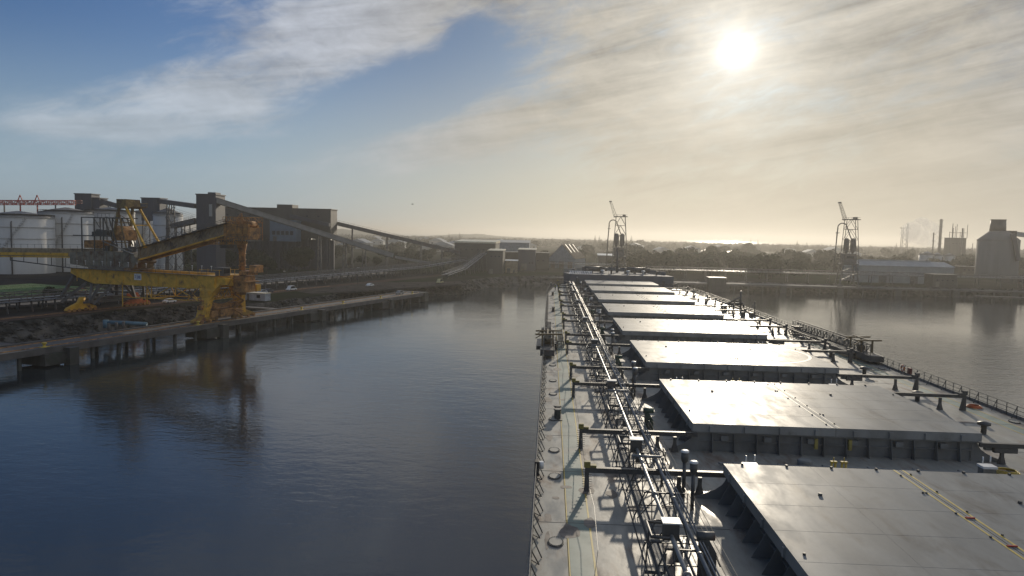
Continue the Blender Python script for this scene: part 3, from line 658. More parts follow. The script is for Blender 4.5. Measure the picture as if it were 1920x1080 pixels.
# green walkway with yellow borders
wk = MB(); wk.box(1.35, 2.45, 18, 205, DZ+.001, DZ+.006); wk.build('painted_walkway', green_p, ship)
wl = MB(); wl.box(1.24, 1.34, 18, 205, DZ+.001, DZ+.008); wl.box(2.46, 2.56, 18, 205, DZ+.001, DZ+.008); wl.build('walkway_line', yellow_p, ship)
wk = MB(); wk.box(39.35, 40.45, 18, 200, DZ+.001, DZ+.006); wk.build('painted_walkway', green_p, ship)
wl = MB(); wl.box(39.24, 39.34, 18, 200, DZ+.001, DZ+.008); wl.box(40.46, 40.56, 18, 200, DZ+.001, DZ+.008); wl.build('walkway_line', yellow_p, ship)
pm = MB(); rp_ = random.Random(77)
for _ in range(110):
    x, y = rp_.choice((rp_.uniform(0, 5), rp_.uniform(0, 9), rp_.uniform(33, 42))), rp_.uniform(24, 200); a, b = rp_.uniform(.15, .6), rp_.uniform(.2, 1.3)
    pm.face([(x+math.cos(t_*.628)*a*rp_.uniform(.7, 1.2), y+math.sin(t_*.628)*b*rp_.uniform(.7, 1.2), DZ+.0105) for t_ in range(10)])
sd_ = pm.build('worn_patch', mat('touch_up_paint', (.20, .17, .14), .6, 0, .4, 1.5, spec=.2), ship); sd_['kind'] = 'stuff'
# ---- hatches
PITCH, HLEN, HW, FAR0 = 26.05, 16.6, 10.2, 43.8
ctop = DZ+1.42
co = MB()
y1 = FAR0-.35; y0 = FAR0-HLEN+.35; w_ = HW-.55
for a in (co,):
    a.box(CX-w_, CX+w_, y0, y1, DZ+.002, ctop)
    a.box(CX-w_-.38, CX+w_+.38, y0-.3, y1+.3, ctop-.02, ctop+.06)           # coaming rest bar
    a.box(CX-w_-.2, CX+w_+.2, y0-.15, y1+.15, DZ+.75, DZ+.82)
    for i in range(9):                                                   # stays port and starboard
        y = y0+.8+i*(y1-y0-1.6)/8
        for sg_ in (-1, 1): a.plate([(CX+sg_*w_, y, DZ), (CX+sg_*(w_+1.05), y, DZ), (CX+sg_*(w_+.34), y, ctop-.02), (CX+sg_*w_, y, ctop-.02)], (0, .03, 0))
    for i in range(12):                                                  # stays fore and aft
        x = CX-w_+.9+i*(2*w_-1.8)/11
        for yy, sg_ in ((y0, -1), (y1, 1)): a.plate([(x, yy, DZ), (x, yy+sg_*.55, DZ), (x, yy+sg_*.27, ctop-.02), (x, yy, ctop-.02)], (.03, 0, 0))
    for yy in (y0-.1, y1+.1):                                            # curved corner brackets
        for sg_ in (-1, 1):
            pts = [(CX+sg_*w_, yy, DZ), (CX+sg_*(w_+2.3), yy, DZ)]
            for k in range(6):
                t_ = k/5; pts.append((CX+sg_*(w_+.4+1.9*(1-t_)**2.2), yy, DZ+.08+(ctop-DZ-.1)*t_))
            pts.append((CX+sg_*w_, yy, ctop-.02)); a.plate(pts, (0, .05, 0))
    for i in range(7):
        x = CX-w_+1.5+i*3.1; a.box(x, x+.5, y0-.42, y0-.12, DZ+.9, DZ+1.25)
coam = co.build('hatch_coaming', coam_grey, ship)
cl_ = MB()
for x in (CX-1.5, CX+.9): cl_.box(x, x+.22, y0-.5, y0-.32, DZ+.55, DZ+1.3)
cl_.build('hatch_ladder', mat('dull_yellow', (.30, .24, .06), .6, 0, .3, 1.5), coam)
for side, (xa, xb) in enumerate(((CX-HW, CX-.02), (CX+.02, CX+HW))):
    cv = MB(); ya, yb = FAR0-HLEN, FAR0; z0, z1 = ctop+.08, DZ+2.1
    cv.box(xa, xb, ya, yb, z0, z1)
    for k in range(1, 5): cv.box(xa+.02, xb-.02, ya+k*3.32-.015, ya+k*3.32+.015, z1-.01, z1+.004)
    xm = (xa+xb)/2; cv.box(xm-.015, xm+.015, ya+.02, yb-.02, z1-.01, z1+.0035)
    for yy in (ya, yb):
        for k in range(4): x = xa+1.2+k*2.5; cv.box(x, x+.3, yy-(.16 if yy == ya else 0), yy+(.16 if yy == yb else 0), z0+.05, z1-.15)
    for k in range(5):
        y = ya+1.6+k*3.3; xs = xa if side == 0 else xb; cv.box(xs-(.1 if side == 0 else 0), xs+(.1 if side else 0), y, y+.25, z0+.05, z1-.12)
    c_ = cv.build('hatch_cover', cover_grey, ship)
    ft = MB()
    for k in range(6): y = ya+1.0+k*2.9+(.3 if side else 0); x = (CX-.35 if side == 0 else CX+.35); ft.cyl((x, y), .06, z1, z1+.08, 8)
    ft.cyl(((xa+xb)/2-1.2, yb-5), .11, z1, z1+.14, 8); ft.cyl((xa+.5, ya+4), .07, z1, z1+.1, 8); ft.cyl((xb-.5, yb-4), .07, z1, z1+.1, 8)
    for k in range(4): ft.box(xa+1+k*2.6, xa+1.12+k*2.6, yb-.25, yb-.1, z1, z1+.12)
    ft.build('cover_fitting', dark_steel, c_)
    if side == 0: cov_a = c_
    else: cov_b = c_
lay = []
for k in range(8):
    for src in (coam, cov_a, cov_b):
        if k == 0: lay.append(src); continue
        c_ = copy_tree(src, ship); c_.location.y += k*PITCH
        if src is coam and k > 1:
            for ch_ in list(c_.children): bpy.data.objects.remove(ch_)
        # children keep their local offset (their meshes are in ship space)
# yellow joint line on the nearest cover, worn line on the next
z1 = DZ+2.1
jl = MB(); jl.box(CX-.32, CX-.2, FAR0-HLEN, FAR0, z1+.001, z1+.012); jl.box(CX+.2, CX+.32, FAR0-HLEN, FAR0, z1+.001, z1+.012); jl.build('joint_line', yellow_p, cov_b)
jf = MB()
for y in (36.3, 33.0): jf.box(CX-.2, CX+.25, y, y+.08, z1+.01, z1+.07)
jf.build('joint_cleat', red_p, cov_b)
worn = mat('worn_yellow', (.40, .35, .19), .5, 0, .2, 1.5, 0, 5, (.24, .25, .235), 1.2, (.42, .6))
j2 = MB(); j2.box(CX-.3, CX-.2, FAR0-HLEN+PITCH, FAR0+PITCH, z1+.001, z1+.012); j2.box(CX+.2, CX+.3, FAR0-HLEN+PITCH, FAR0+PITCH, z1+.001, z1+.012)
j2.build('joint_line', worn, ship)
# helicopter circle on the third cover: rings and faint H
hp = MB(); hc = (CX+2.6, FAR0-HLEN/2+2*PITCH+.2)
def ring(b_, c, r0, r1, z, n=56, x0=-99, x1=99):
    for i in range(n):
        a0, a1 = 2*math.pi*i/n, 2*math.pi*(i+1)/n
        b_.face([(c[0]+math.cos(a0)*r0, c[1]+math.sin(a0)*r0, z), (c[0]+math.cos(a0)*r1, c[1]+math.sin(a0)*r1, z), (c[0]+math.cos(a1)*r1, c[1]+math.sin(a1)*r1, z), (c[0]+math.cos(a1)*r0, c[1]+math.sin(a1)*r0, z)])
ring(hp, hc, 6.9, 7.25, z1+.010); ring(hp, hc, 3.4, 3.6, z1+.010)
for a in ((-1.1, -.85, -1.6, 1.6), (.85, 1.1, -1.6, 1.6), (-.85, .85, -.15, .15)): hp.face([(hc[0]+a[0], hc[1]+a[2], z1+.011), (hc[0]+a[1], hc[1]+a[2], z1+.011), (hc[0]+a[1], hc[1]+a[3], z1+.011), (hc[0]+a[0], hc[1]+a[3], z1+.011)])
hp.build('helicopter_circle', mat('worn_marking', (.36, .31, .22), .45, 0, .2, 1.5, 0, 5, (.24, .25, .235), .9, (.42, .6)), ship)
# hanging rods on the aft face of the third cover
# ---- transverse cover tracks with posts
def track(sd):
    b_ = MB(); z = DZ+1.3
    xo = CX-18.4 if sd < 0 else CX+18.1; xi = CX+sd*(HW-.3)
    b_.bar((xo, 0, z+.03), (xi, 0, z+.05), .22, .24); b_.bar((xo, 0, z+.165), (xi, 0, z+.185), .32, .04); b_.bar((xo, 0, z-.1), (xi, 0, z-.08), .28, .04)
    if sd > 0: b_.bar((xi+1.0, 0, z-.3), (xi+2.6, 0, z-.3), .3, .35)
    t_ = b_.build('cover_track', dark_steel, ship)
    for k, x in enumerate([xo+.1, (xo+xi)/2+(1.4 if sd < 0 else 2.0), xi-sd*-1.6 if sd > 0 else xi-1.6]):
        p = MB(); wq = .34 if k else .3
        if k == 0: p.plate([(x-.4*(1 if sd > 0 else .4), 0, DZ), (x+.18, 0, DZ), (x+.1, 0, z+.1), (x-.1, 0, z+.1)], (0, .16, 0)); p.box(x-.12, x+.12, -.1, .1, DZ, z+.5)
        else: p.box(x-.11, x+.11, -.1, .1, DZ, z-.17); p.plate([(x-.3, .0, DZ), (x+.3, 0, DZ), (x+.1, 0, DZ+.7), (x-.1, 0, DZ+.7)], (0, .1, 0))
        p.build('track_post', dark_steel, t_)
        if k == 0:
            s_ = MB(); s_.box(x-.19, x+.19, -.17, .17, z+.2, z+.56); s_.box(x-.05, x+.55*(-sd), -.2, .2, z+.2, z+.36) if sd < 0 else s_.box(x-.55, x+.05, -.2, .2, z+.2, z+.36)
            s_.build('track_stopper', mat('dirty_yellow', (.23, .19, .04), .6, 0, .4, 2, 0, 5, (.08, .07, .05), 1.5, (.45, .6)) if sd < 0 else dark_steel, t_)
            r_ = MB()
            for j in range(9): r_.bar((x-.28, 0, DZ+.15+j*.15), (x+.3, 0, DZ+.15+j*.15), .03)
            r_.build('post_rung', dark_steel, t_)
    return t_
tp, ts = track(-1), track(1)
for k in range(8):
    for f_, off_ in ((FAR0+.25, 0), (FAR0-HLEN-.25, 0)):
        for src in (tp, ts):
            if k == 0 and f_ < 30: continue
            y = f_+k*PITCH
            if src.location.y == 0 - 0 and not src.get('_used'):
                src['_used'] = 1; src.location.y = y; continue
            c_ = copy_tree(src, ship); c_.location.y = y
# ---- pipe racks
PR = random.Random(11)
pp = MB(); pp.tube([(5.95, 12, DZ+1.75), (5.95, 40, DZ+1.75), (6.05, 60, DZ+1.75), (6.15, 224, DZ+1.75)], .105, 12)
for k in range(22): y = 20+k*9.4; pp.tube([(5.95, y, DZ+1.75), (5.95, y+.14, DZ+1.75)], .18, 12)
pp.build('ballast_pipe', galv, ship)
p2 = MB(); p2.tube([(6.95, 12, DZ+1.6), (6.95, 224, DZ+1.6)], .095, 10)
for k in range(30): p2.tube([(6.95, 18+k*6.9, DZ+1.6), (6.95, 18.12+k*6.9, DZ+1.6)], .15, 10)
p2.build('fire_main_pipe', galv, ship)
for x, r_, z in ((7.2, .045, 1.62), (7.35, .04, 1.6), (5.45, .05, 1.1), (5.1, .07, .95), (6.5, .06, 1.2), (4.75, .04, .5)):
    MB().tube([(x, 12, DZ+z), (x, 226, DZ+z)], r_, 8).build('service_pipe', galv if z > 1.3 else dark_steel, ship)
for x in (8.0, 8.25, 8.5): MB().tube([(x, 12, DZ+.9), (x, 60, DZ+.95), (x, 226, DZ+.9)], .018, 5).build('guide_wire', dark_steel, ship)
sup = MB()       # one pipe support, copied
sup.bar((5.0, 0, DZ+.02), (5.6, 0, DZ+1.5), .065); sup.bar((7.4, 0, DZ), (6.95, 0, DZ+1.4), .065); sup.bar((5.3, 0, DZ+.75), (7.2, 0, DZ+.75), .05); sup.bar((5.5, 0, DZ+1.5), (7.5, 0, DZ+1.45), .08)
sup.bar((5.2, 0, DZ), (6.4, 0, DZ+1.45), .05); sup.bar((5.95, -.4, DZ+.02), (5.95, 0, DZ+1.5), .055)
sp_ = sup.build('pipe_support', dark_steel, ship)
for k in range(1, 52): c_ = sp_.copy(); C.objects.link(c_); c_.location.y += 20+k*4.0+PR.uniform(-.7, .7); c_.scale = (1, 1, 1)
sp_.location.y += 20
# cross loops (expansion bends) and junction boxes
bend = MB(); bend.tube([(5.95, -.9, DZ+1.75), (5.0, -.9, DZ+1.8), (5.0, .9, DZ+1.8), (5.95, .9, DZ+1.75)], .075, 8); bend.tube([(6.95, -.4, DZ+1.6), (7.9, -.4, DZ+1.2), (8.3, -.4, DZ+.3)], .045, 8)
bend.bar((4.9, 0, DZ), (5.0, 0, DZ+1.8), .07); bend.bar((4.9, .6, DZ+.9), (7.2, .6, DZ+.9), .05); bend.revolve((5.4, .2, DZ+1.1), [(.05, 0), (.28, .05), (.28, .1), (.05, .12)], 12); bend.box(6.2, 6.6, -.2, .3, DZ+.3, DZ+.8); bend.tube([(4.7, -1.2, DZ+.25), (5.6, -1.2, DZ+.25), (5.6, -1.2, DZ+1.2)], .09, 8)
bn_ = bend.build('valve_cluster', dark_steel, ship); bn_.location.y += 24
for k in range(1, 18): c_ = bn_.copy(); C.objects.link(c_); c_.location.y += k*11.6+PR.uniform(-2.6, 2.6)
for y in (33.7, 47.6, 67.0, 93.5, 119, 151, 177.5, 203):
    b_ = MB(); b_.box(5.6, 6.3, y-.3, y+.3, DZ+1.55, DZ+2.35); bx = b_.build('junction_box', dark_steel, ship)
    b_ = MB(); b_.box(5.52, 6.38, y-.38, y+.38, DZ+2.35, DZ+2.41); b_.build('box_lid', white_p, bx)
    if y > 40:
        b_ = MB(); b_.tube([(5.4, y-2.6, DZ+2.0), (7.2, y-2.6, DZ+2.0)], .09, 10); b_.bar((5.5, y-2.6, DZ+.1), (5.5, y-2.6, DZ+2), .1); b_.bar((7.3, y-2.6, DZ+.1), (7.3, y-2.6, DZ+2), .1); b_.build('cross_pipe', galv, ship)
# small railed frames beside the pipes
fr = MB()
for x in (7.1, 8.1): fr.bar((x, 0, DZ), (x, 0, DZ+1.15), .05)
for z in (.6, 1.15): fr.bar((7.1, 0, DZ+z), (8.1, 0, DZ+z), .045)
fr.bar((8.1, 0, DZ+1.15), (8.1, .9, DZ+1.15), .045); fr.bar((8.1, .9, DZ), (8.1, .9, DZ+1.15), .05); fr.bar((7.1, 0, DZ+.6), (8.1, .9, DZ+.6), .03)
f0 = fr.build('guard_frame', dark_steel, ship); f0.location.y += 41
for y in (44.2, 49, 56.5, 63, 70.5, 74, 79, 83.4, 90, 97, 104.5, 111, 118, 127, 135, 144, 152, 160, 171, 182, 193, 204, 214): c_ = f0.copy(); C.objects.link(c_); c_.location.y = f0.location.y-41+y
# mushroom ventilators, box vents, post pairs in the gaps between hatches
mv = MB(); mv.cyl((8.5, 0), .11, DZ, DZ+2.2, 12); mv.revolve((8.5, 0, DZ+2.1), [(.13, 0), (.19, .1), (.22, .25), (.22, .65)], 18); m0 = mv.build('mushroom_vent', dark_steel, ship)
mc_ = MB(); mc_.revolve((8.5, 0, DZ+2.74), [(.25, 0), (.25, .08), (.2, .11), (.05, .12)], 18); mc_.build('vent_cap', white_p, m0)
m0.location.y += 41.6
spots = [(-.12, 43.7)]+[(dx_, FAR0+k*PITCH+o_) for k in range(1, 8) for dx_, o_ in ((.1, 1.6), (.35, 5.2))]
for dx_, y in spots: c_ = copy_tree(m0, ship); c_.location.x += dx_; c_.location.y += y-41.6
vb = MB(); vb.box(-.4, .4, -.32, .32, DZ, DZ+1.0)
vb_ = vb.build('box_vent', coam_grey, ship, off=(0, 0, 0)); vt = MB(); vt.box(-.46, .46, -.38, .38, DZ+1.0, DZ+1.15); vt.tube([(-.3, 0, DZ+1.3), (-.3, 0, DZ+1.7)], .05, 6); vt.tube([(.3, .2, DZ+1.3), (.3, .2, DZ+1.7)], .05, 6); vt.build('box_vent_lid', white_p, vb_, off=(0, 0, 0))
first = True
for k in range(7):
    for x, o_ in ((13.2, 3.2), (28.9, 4.9)):
        if first: vb_.location = (x-CX, FAR0+o_-100, 0); first = False; continue
        c_ = copy_tree(vb_, ship); c_.location = (x-CX, FAR0+k*PITCH+o_-100, 0)
pv = MB()
for x in (-.3, .35):
    for dx_ in (-.12, .12): pv.tube([(x+dx_, 0, DZ), (x+dx_, 0, DZ+1.5)], .08, 8)
    pv.box(x-.2, x+.2, -.1, .1, DZ+1.45, DZ+1.55); pv.tube([(x, 0, DZ+1.55), (x, 0, DZ+1.8)], .03, 5)
pv_ = pv.build('sounding_pipe', yellow_p, ship, off=(0, 0, 0)); pv_.location = (18.7-CX, FAR0+3.2-100, 0)
for k in range(1, 7): c_ = pv_.copy(); C.objects.link(c_); c_.location.y += k*PITCH
# things on the cross deck between hatches: low pipes, hatches, ladders
cd = MB()
cd.bar((CX-9, 5.9, DZ+.25), (CX+9, 5.9, DZ+.25), .18); cd.bar((CX-9, 6.3, DZ+.2), (CX+9, 6.3, DZ+.2), .1); cd.revolve((CX+4, 3.4, DZ), [(.55, 0), (.55, .5), (.5, .55)], 14); cd.box(CX-6.3, CX-5.3, 2.3, 3.5, DZ, DZ+.6); cd.revolve((CX-3, 6.9, DZ), [(.5, 0), (.5, .4), (.4, .5)], 14)
for i in range(6): cd.box(CX-8+i*3, CX-7.9+i*3, 5.7, 6.5, DZ, DZ+.3)
c0_ = cd.build('cross_deck_piping', coam_grey, ship); c0_.location.y += FAR0
for k in range(1, 7): c_ = c0_.copy(); C.objects.link(c_); c_.location.y += k*PITCH
# manholes along the port walkway
mh = MB()
for i in range(22):
    a = 2*math.pi*i/22; mh.box(math.cos(a)*.36-.02, math.cos(a)*.36+.02, math.sin(a)*.55-.02, math.sin(a)*.55+.02, DZ+.05, DZ+.10)
n = 28; rim = [(math.cos(2*math.pi*i/n)*.42, math.sin(2*math.pi*i/n)*.62) for i in range(n)]
mh.prism(rim, DZ+.002, DZ+.05)
m1 = mh.build('manhole', dark_steel, ship, off=(0, 0, 0)); ml = MB(); ml.prism([(x*.82, y*.85) for x, y in rim], DZ+.051, DZ+.07); ml.build('manhole_lid', steel_grey, m1, off=(0, 0, 0))
for i, y in enumerate((36.3, 46.5, 52.3, 61.3, 71.2, 77.8, 87.2, 103, 129, 155, 181)):
    c_ = m1 if i == 0 else copy_tree(m1, ship); c_.location = (.68-CX, y-100, 0)
for y in (40, 66, 92, 118, 144): c_ = copy_tree(m1, ship); c_.location = (41.2-CX, y-100, 0)
# hose box stand near the camera
hb_ = MB(); hb_.plate([(7.2, 33.4, DZ), (8.0, 33.4, DZ), (8.0, 33.4, DZ+1.1), (7.6, 33.4, DZ+1.8), (7.2, 33.4, DZ+1.8)], (0, .3, 0)); hb_.tube([(7.1, 33.4, DZ+1.85), (7.9, 33.4, DZ+1.85)], .2, 12); hb_.bar((7.6, 33.4, DZ+1.7), (7.6, 32.8, DZ+.2), .08)
hb_.build('hose_reel', dark_steel, ship)
for y in (58.5, 84.5, 110.6, 136.6, 162.7):
    b_ = MB(); b_.plate([(7.9, y, DZ), (8.6, y, DZ), (8.6, y, DZ+.9), (8.2, y, DZ+1.6), (7.9, y, DZ+1.6)], (0, .3, 0)); b_.tube([(7.8, y, DZ+1.7), (8.6, y, DZ+1.7)], .22, 10); b_.build('hose_reel', mat('dark_green_paint', (.04, .08, .05), .5), ship)
# railings
def railing(sd):
    b_ = MB(); k = 0
    def xe(y):
        for i in range(len(hl)-1):
            if hl[i][0] <= y <= hl[i+1][0]: f_ = (y-hl[i][0])/(hl[i+1][0]-hl[i][0]); return CX+sd*(hl[i][1]+(hl[i+1][1]-hl[i][1])*f_-.14)
    ys = [15+i*1.5 for i in range(int((226-15)/1.5))]
    for y in ys:
        x = xe(y)
        if 97 < y < 128 and sd > 0: continue
        b_.bar((x, y, DZ), (x, y, DZ+1.12), .05); k += 1
        if k % 2 == 0: b_.bar((x, y, DZ+1.05), (x-sd*.5, y-.1, DZ+.02), .05)
        if sd < 0 and k % 2: b_.bar((x, y, DZ+1.0), (x-sd*.38, y+.5, DZ+.1), .045); b_.bar((x-sd*.38, y+.5, DZ+.1), (x-.02, y+1.1, DZ+.05), .045)
    for z in (.4, .75, 1.12):
        for a, c in zip(ys[:-1], ys[1:]):
            if 96 < a < 128 and sd > 0: continue
            b_.bar((xe(a), a, DZ+z), (xe(c), c, DZ+z), .04)
    b_.build('railing', white_p if sd < -5 else dark_steel, ship)
railing(-1); railing(1)
# port-side wire handrail along the walkway, sagging
for a, c in ((45, 54), (54, 70.5), (70.5, 80.2), (80.2, 96.5), (96.5, 106)):
    MB().tube([(2.6, a-.2, DZ+1.0), (2.62, (a+c)/2, DZ+.75), (2.6, c-.2, DZ+1.0)], .02, 5).build('wire_handrail', dark_steel, ship)
MB().tube([(2.55, 44, DZ+1.0), (2.75, 39, DZ+.9), (2.6, 33.5, DZ+.9), (2.1, 30, DZ+.1)], .014, 5).build('wire_handrail', dark_steel, ship)
# deck clutter beside the port rail and bitts
for sd in (-1, 1):
    for y in (62, 100, 150, 190):
        b_ = MB(); x = CX+sd*19.9
        for dy in (-.6, .6): b_.revolve((x, y+dy, DZ), [(.28, 0), (.26, .75), (.34, .8), (.34, .9)], 14)
        b_.box(x-.4, x+.4, y-1.1, y+1.1, DZ, DZ+.06); b_.build('mooring_bitts', dark_steel, ship)
# ---- accommodation ladders with davits
def gangway(sd, y0, y1):
    x = CX+sd*20.9; b_ = MB(); z0, z1 = DZ+1.0, DZ+.9
    b_.truss((x, y0, z0), (x, y1, z1), 1.15, 1.0, 22, .1, .07); b_.bar((x, y0, z0+.05), (x, y1, z1+.05), .95, .14)
    for i in range(44):
        y = y0+(y1-y0)*i/43; b_.bar((x-.5, y, z0+.12), (x+.5, y, z0+.12), .1, .05)
    l_ = b_.build('accommodation_ladder', dark_steel, ship)
    t_ = MB(); t_.box(x-.9, x+.9, y0-3.2, y0+4.5, DZ+.35, DZ+1.1); t_.box(x-1.5, x-.7, y0+2, y0+9, DZ+.3, DZ+.8)
    for i in range(8): t_.bar((x-sd*.8, y0-3+i, DZ+1.1), (x-sd*.8, y0-3+i, DZ+2.2), .06)
    t_.bar((x-sd*.8, y0-3, DZ+2.2), (x-sd*.8, y0+4, DZ+2.2), .06)
    t_.build('ladder_platform', dark_steel, ship)
    f_ = MB()
    for y in (y0, y0+3.5):
        f_.bar((x-.7, y, DZ+.2), (x-.7, y, DZ+2.6), .2); f_.bar((x+.7, y, DZ+1), (x+.7, y, DZ+2.6), .2); f_.bar((x-1.6, y-.6, DZ+2.7), (x+1.9, y+.1, DZ+2.7), .2); f_.bar((x-1.6, y, DZ+2.1), (x-.6, y, DZ+2.7), .12)
    f_.bar((x, y0-.6, DZ+2.75), (x, y0+4.4, DZ+2.75), .16); f_.tube([(x-.4, y0+1.7, DZ+1.5), (x+.4, y0+1.7, DZ+1.5)], .4, 12)
    f_.build('ladder_davit', mat('davit_brown', (.13, .09, .04), .6, 0, .3, 1), ship)
    g_ = MB(); g_.truss((x-sd*1.8, y1-14, DZ+.2), (x-sd*1.8, y1-1, DZ+.2), .9, .8, 9, .09, .07)
    g_.tube([(x-1, y1-2, DZ+.3), (x+.6, y1+1.8, DZ+.8)], .14, 8); g_.box(x-1, x+.4, y1-2.5, y1-.8, DZ+.2, DZ+1.3); g_.build('ladder_winch_frame', dark_steel, ship)
gangway(1, 98, 126); gangway(-1, 95, 114)
# provision davits and pipe tangles amidships, starboard
b_ = MB(); x, y = 41.2, 160
b_.tube([(x, y, DZ), (x, y, DZ+4.5)], .2, 10); b_.bar((x, y, DZ+3.2), (x-2.6, y-1, DZ+2.0), .22); b_.tube([(x-2.4, y, DZ), (x-2.4, y, DZ+1.8), (x-1.2, y, DZ+2.4), (x+.4, y, DZ+1.9), (x+1.1, y, DZ+.2)], .18, 8)
b_.tube([(x-2.6, y+1, DZ+1.5), (x+.8, y+1, DZ+1.6)], .3, 10); b_.bar((x-2.8, y, DZ), (x-1, y, DZ+2.2), .14); b_.bar((x-1.8, y, DZ+2.3), (x+.6, y, DZ+.4), .14); b_.box(x-4, x-3, y-1, y, DZ, DZ+1.2); b_.bar((x-2, y-.5, DZ+1), (x-2, y-4, DZ+.1), .12)
b_.build('bunker_davit', dark_steel, ship)
b_ = MB(); b_.bar((42.0, 152, DZ), (42.0, 152, DZ+3), .2); b_.bar((42.0, 152, DZ+3), (41, 150.5, DZ+1.6), .1); b_.bar((41.6, 152, DZ+2.2), (42.3, 152, DZ+2.2), .1); b_.box(41.6, 42.2, 151.6, 152.3, DZ, DZ+1); b_.build('light_post', dark_steel, ship)
for x, y in ((36, 61.5), (36.5, 73.5), (37, 87), (38, 100), (38.5, 113), (39, 126), (39.2, 138), (38.8, 149), (39, 168), (38, 180), (37.6, 192)):
    b_ = MB(); b_.revolve((x, y, DZ), [(.22, 0), (.22, .7), (.5, .75), (.5, .95), (.1, 1.05)], 12); b_.build('air_vent', dark_steel, ship)
# ---- forecastle
fo_top = DZ+3.55
fl_ = [(y, w) for y, w in hl if y > 226]; fp = [(230.0, HB-3.1)]+fl_
fo_out = [(CX-w, y) for y, w in fp]+[(CX+w, y) for y, w in reversed(fp[:-1])]
fo_b = MB(); fo_b.prism([(CX-w+(4.3 if y < 231 else .05), y) for y, w in fp]+[(CX+w-(.8 if y < 231 else .05), y) for y, w in reversed(fp[:-1])], DZ+.004, fo_top)
fc = fo_b.build('forecastle', mat('forecastle_grey', (.10, .11, .125), .75, 0, .15, .3, 0, 5, (.09, .10, .11), .3, (.5, .7)), ship)
bw = MB()
for i in range(len(fp)-1):
    for sg_ in (-1, 1):
        (ya, wa_), (yb, wb_) = fp[i], fp[i+1]
        if i == 0: continue
        bw.bar((CX+sg_*wa_, ya, fo_top+.55), (CX+sg_*wb_, yb, fo_top+.55), .12, 1.1)
bw.build('bulwark', coam_grey, ship)
lv = MB(); 
for i in range(13): lv.bar((CX-14.6+i*.55, 230.6, fo_top+.05), (CX-14.2+i*.55, 233.0, fo_top+.9), .26, .08)
lv.bar((CX-14.8, 232.9, fo_top+.9), (CX-7.6, 232.9, fo_top+.9), .12)
lv.build('rope_grating', white_p, fc)
dd_ = MB()
for i, x in enumerate((-12.5, -6, 2, 8.5, 14)): dd_.box(CX+x, CX+x+.9, 229.8, 229.995, DZ+.3, DZ+2.2)
dd_.build('steel_door', dark_steel, fc)
for sg_ in (-1, 1):
    w__ = MB(); x = CX+sg_*7
    w__.tube([(x-2.6, 243, fo_top+1.2), (x+2.6, 243, fo_top+1.2)], .85, 16); w__.box(x-3.2, x-2.6, 241.8, 244.2, fo_top, fo_top+1.9); w__.box(x+2.6, x+3.4, 241.8, 244.2, fo_top, fo_top+2.1); w__.tube([(x+3.4, 243, fo_top+1.2), (x+5, 243, fo_top+1.2)], .6, 14); w__.box(x-.3, x+.3, 241.7, 244.2, fo_top, fo_top+1.6)
    w__.build('windlass', dark_steel, ship)
for x, y in ((-13, 236), (-4, 235), (-1, 238), (4, 234.5), (9, 236.5), (13, 235), (-9, 239), (2, 249), (-3, 252), (7, 250)):
    b_ = MB(); b_.revolve((CX+x, y, fo_top), [(.3, 0), (.3, .9), (.65, 1.0), (.65, 1.3), (.1, 1.4)], 12); b_.build('bow_vent', white_p if x in (-4, 4, 9) else dark_steel, ship)
b_ = MB()
for i in range(18): b_.bar((CX-14+i*1.65, 231.3, fo_top), (CX-14+i*1.65, 231.3, fo_top+1.1), .07)
for z in (.4, .75, 1.1): b_.bar((CX-14, 231.3, fo_top+z), (CX+14, 231.3, fo_top+z), .05)
b_.build('forecastle_railing', dark_steel, fc)
ms_ = MB(); mx, my = 22.6, 248; ms_.tube([(mx, my, fo_top), (mx, my, 22), (mx, my, 26.5)], [.38, .32, .2], 12); ms_.bar((mx-1.0, my, 24.2), (mx+1.0, my, 24.2), .12); ms_.bar((mx-.9, my, 21.6), (mx+.9, my, 21.6), .12); ms_.box(mx-.35, mx+.35, my-.4, my+.1, 25, 25.5); ms_.bar((mx, my, 24), (mx, my-3.4, fo_top), .12)
ms_.box(mx-.6, mx+.6, my-.6, my+.6, 22.8, 22.95)
ms_.build('foremast', lgrey, ship)
dred = mat('dark_red_paint', (.16, .03, .025), .6)
# lifebuoys hung on rails
def buoy(x, y, lab, bx=True):
    t = thing('lifebuoy', lab, 'lifebuoy', (x, y, DZ+.6)); b_ = MB(); n = 20; pts = [(x, y+math.cos(2*math.pi*i/n)*.33, DZ+.75+math.sin(2*math.pi*i/n)*.33) for i in range(n+1)]; b_.tube(pts, .09, 8); b_.build('ring', orange_p, t)
    b_ = MB()
    for k in range(4):
        a = math.pi/4+k*math.pi/2; b_.tube([(x, y+math.cos(a-.15)*.33, DZ+.75+math.sin(a-.15)*.33), (x, y+math.cos(a+.15)*.33, DZ+.75+math.sin(a+.15)*.33)], .1, 8)
    b_.build('reflective_band', white_p, t)
buoy(42.05, 88.5, 'orange lifebuoy on the starboard rail just aft of the ladder platform')
t = thing('fire_hose_box', 'red hose box on the starboard rail beside the lifebuoy', 'hose box', (41.9, 86.8, DZ)); MB().box(41.85, 42.1, 86.3, 87.0, DZ+.4, DZ+1.1).build('box', dred, t, bevel=.03); MB().box(41.82, 41.845, 86.4, 86.9, DZ+.48, DZ+1.02).build('door', dred, t)
t = thing('fire_hose_box', 'second red hose box at the right edge of the photo near the hatch track', 'hose box', (38.2, 50.6, DZ)); MB().box(38.0, 38.4, 50.2, 51.0, DZ+.1, DZ+.8).build('box', dred, t, bevel=.03); MB().box(37.97, 37.995, 50.3, 50.9, DZ+.2, DZ+.7).build('door', dred, t)
t = thing('rescue_light', 'black and white lifebuoy light hanging on the port rail nearest the camera', 'lifebuoy light', (-.45, 45.9, DZ+.5))
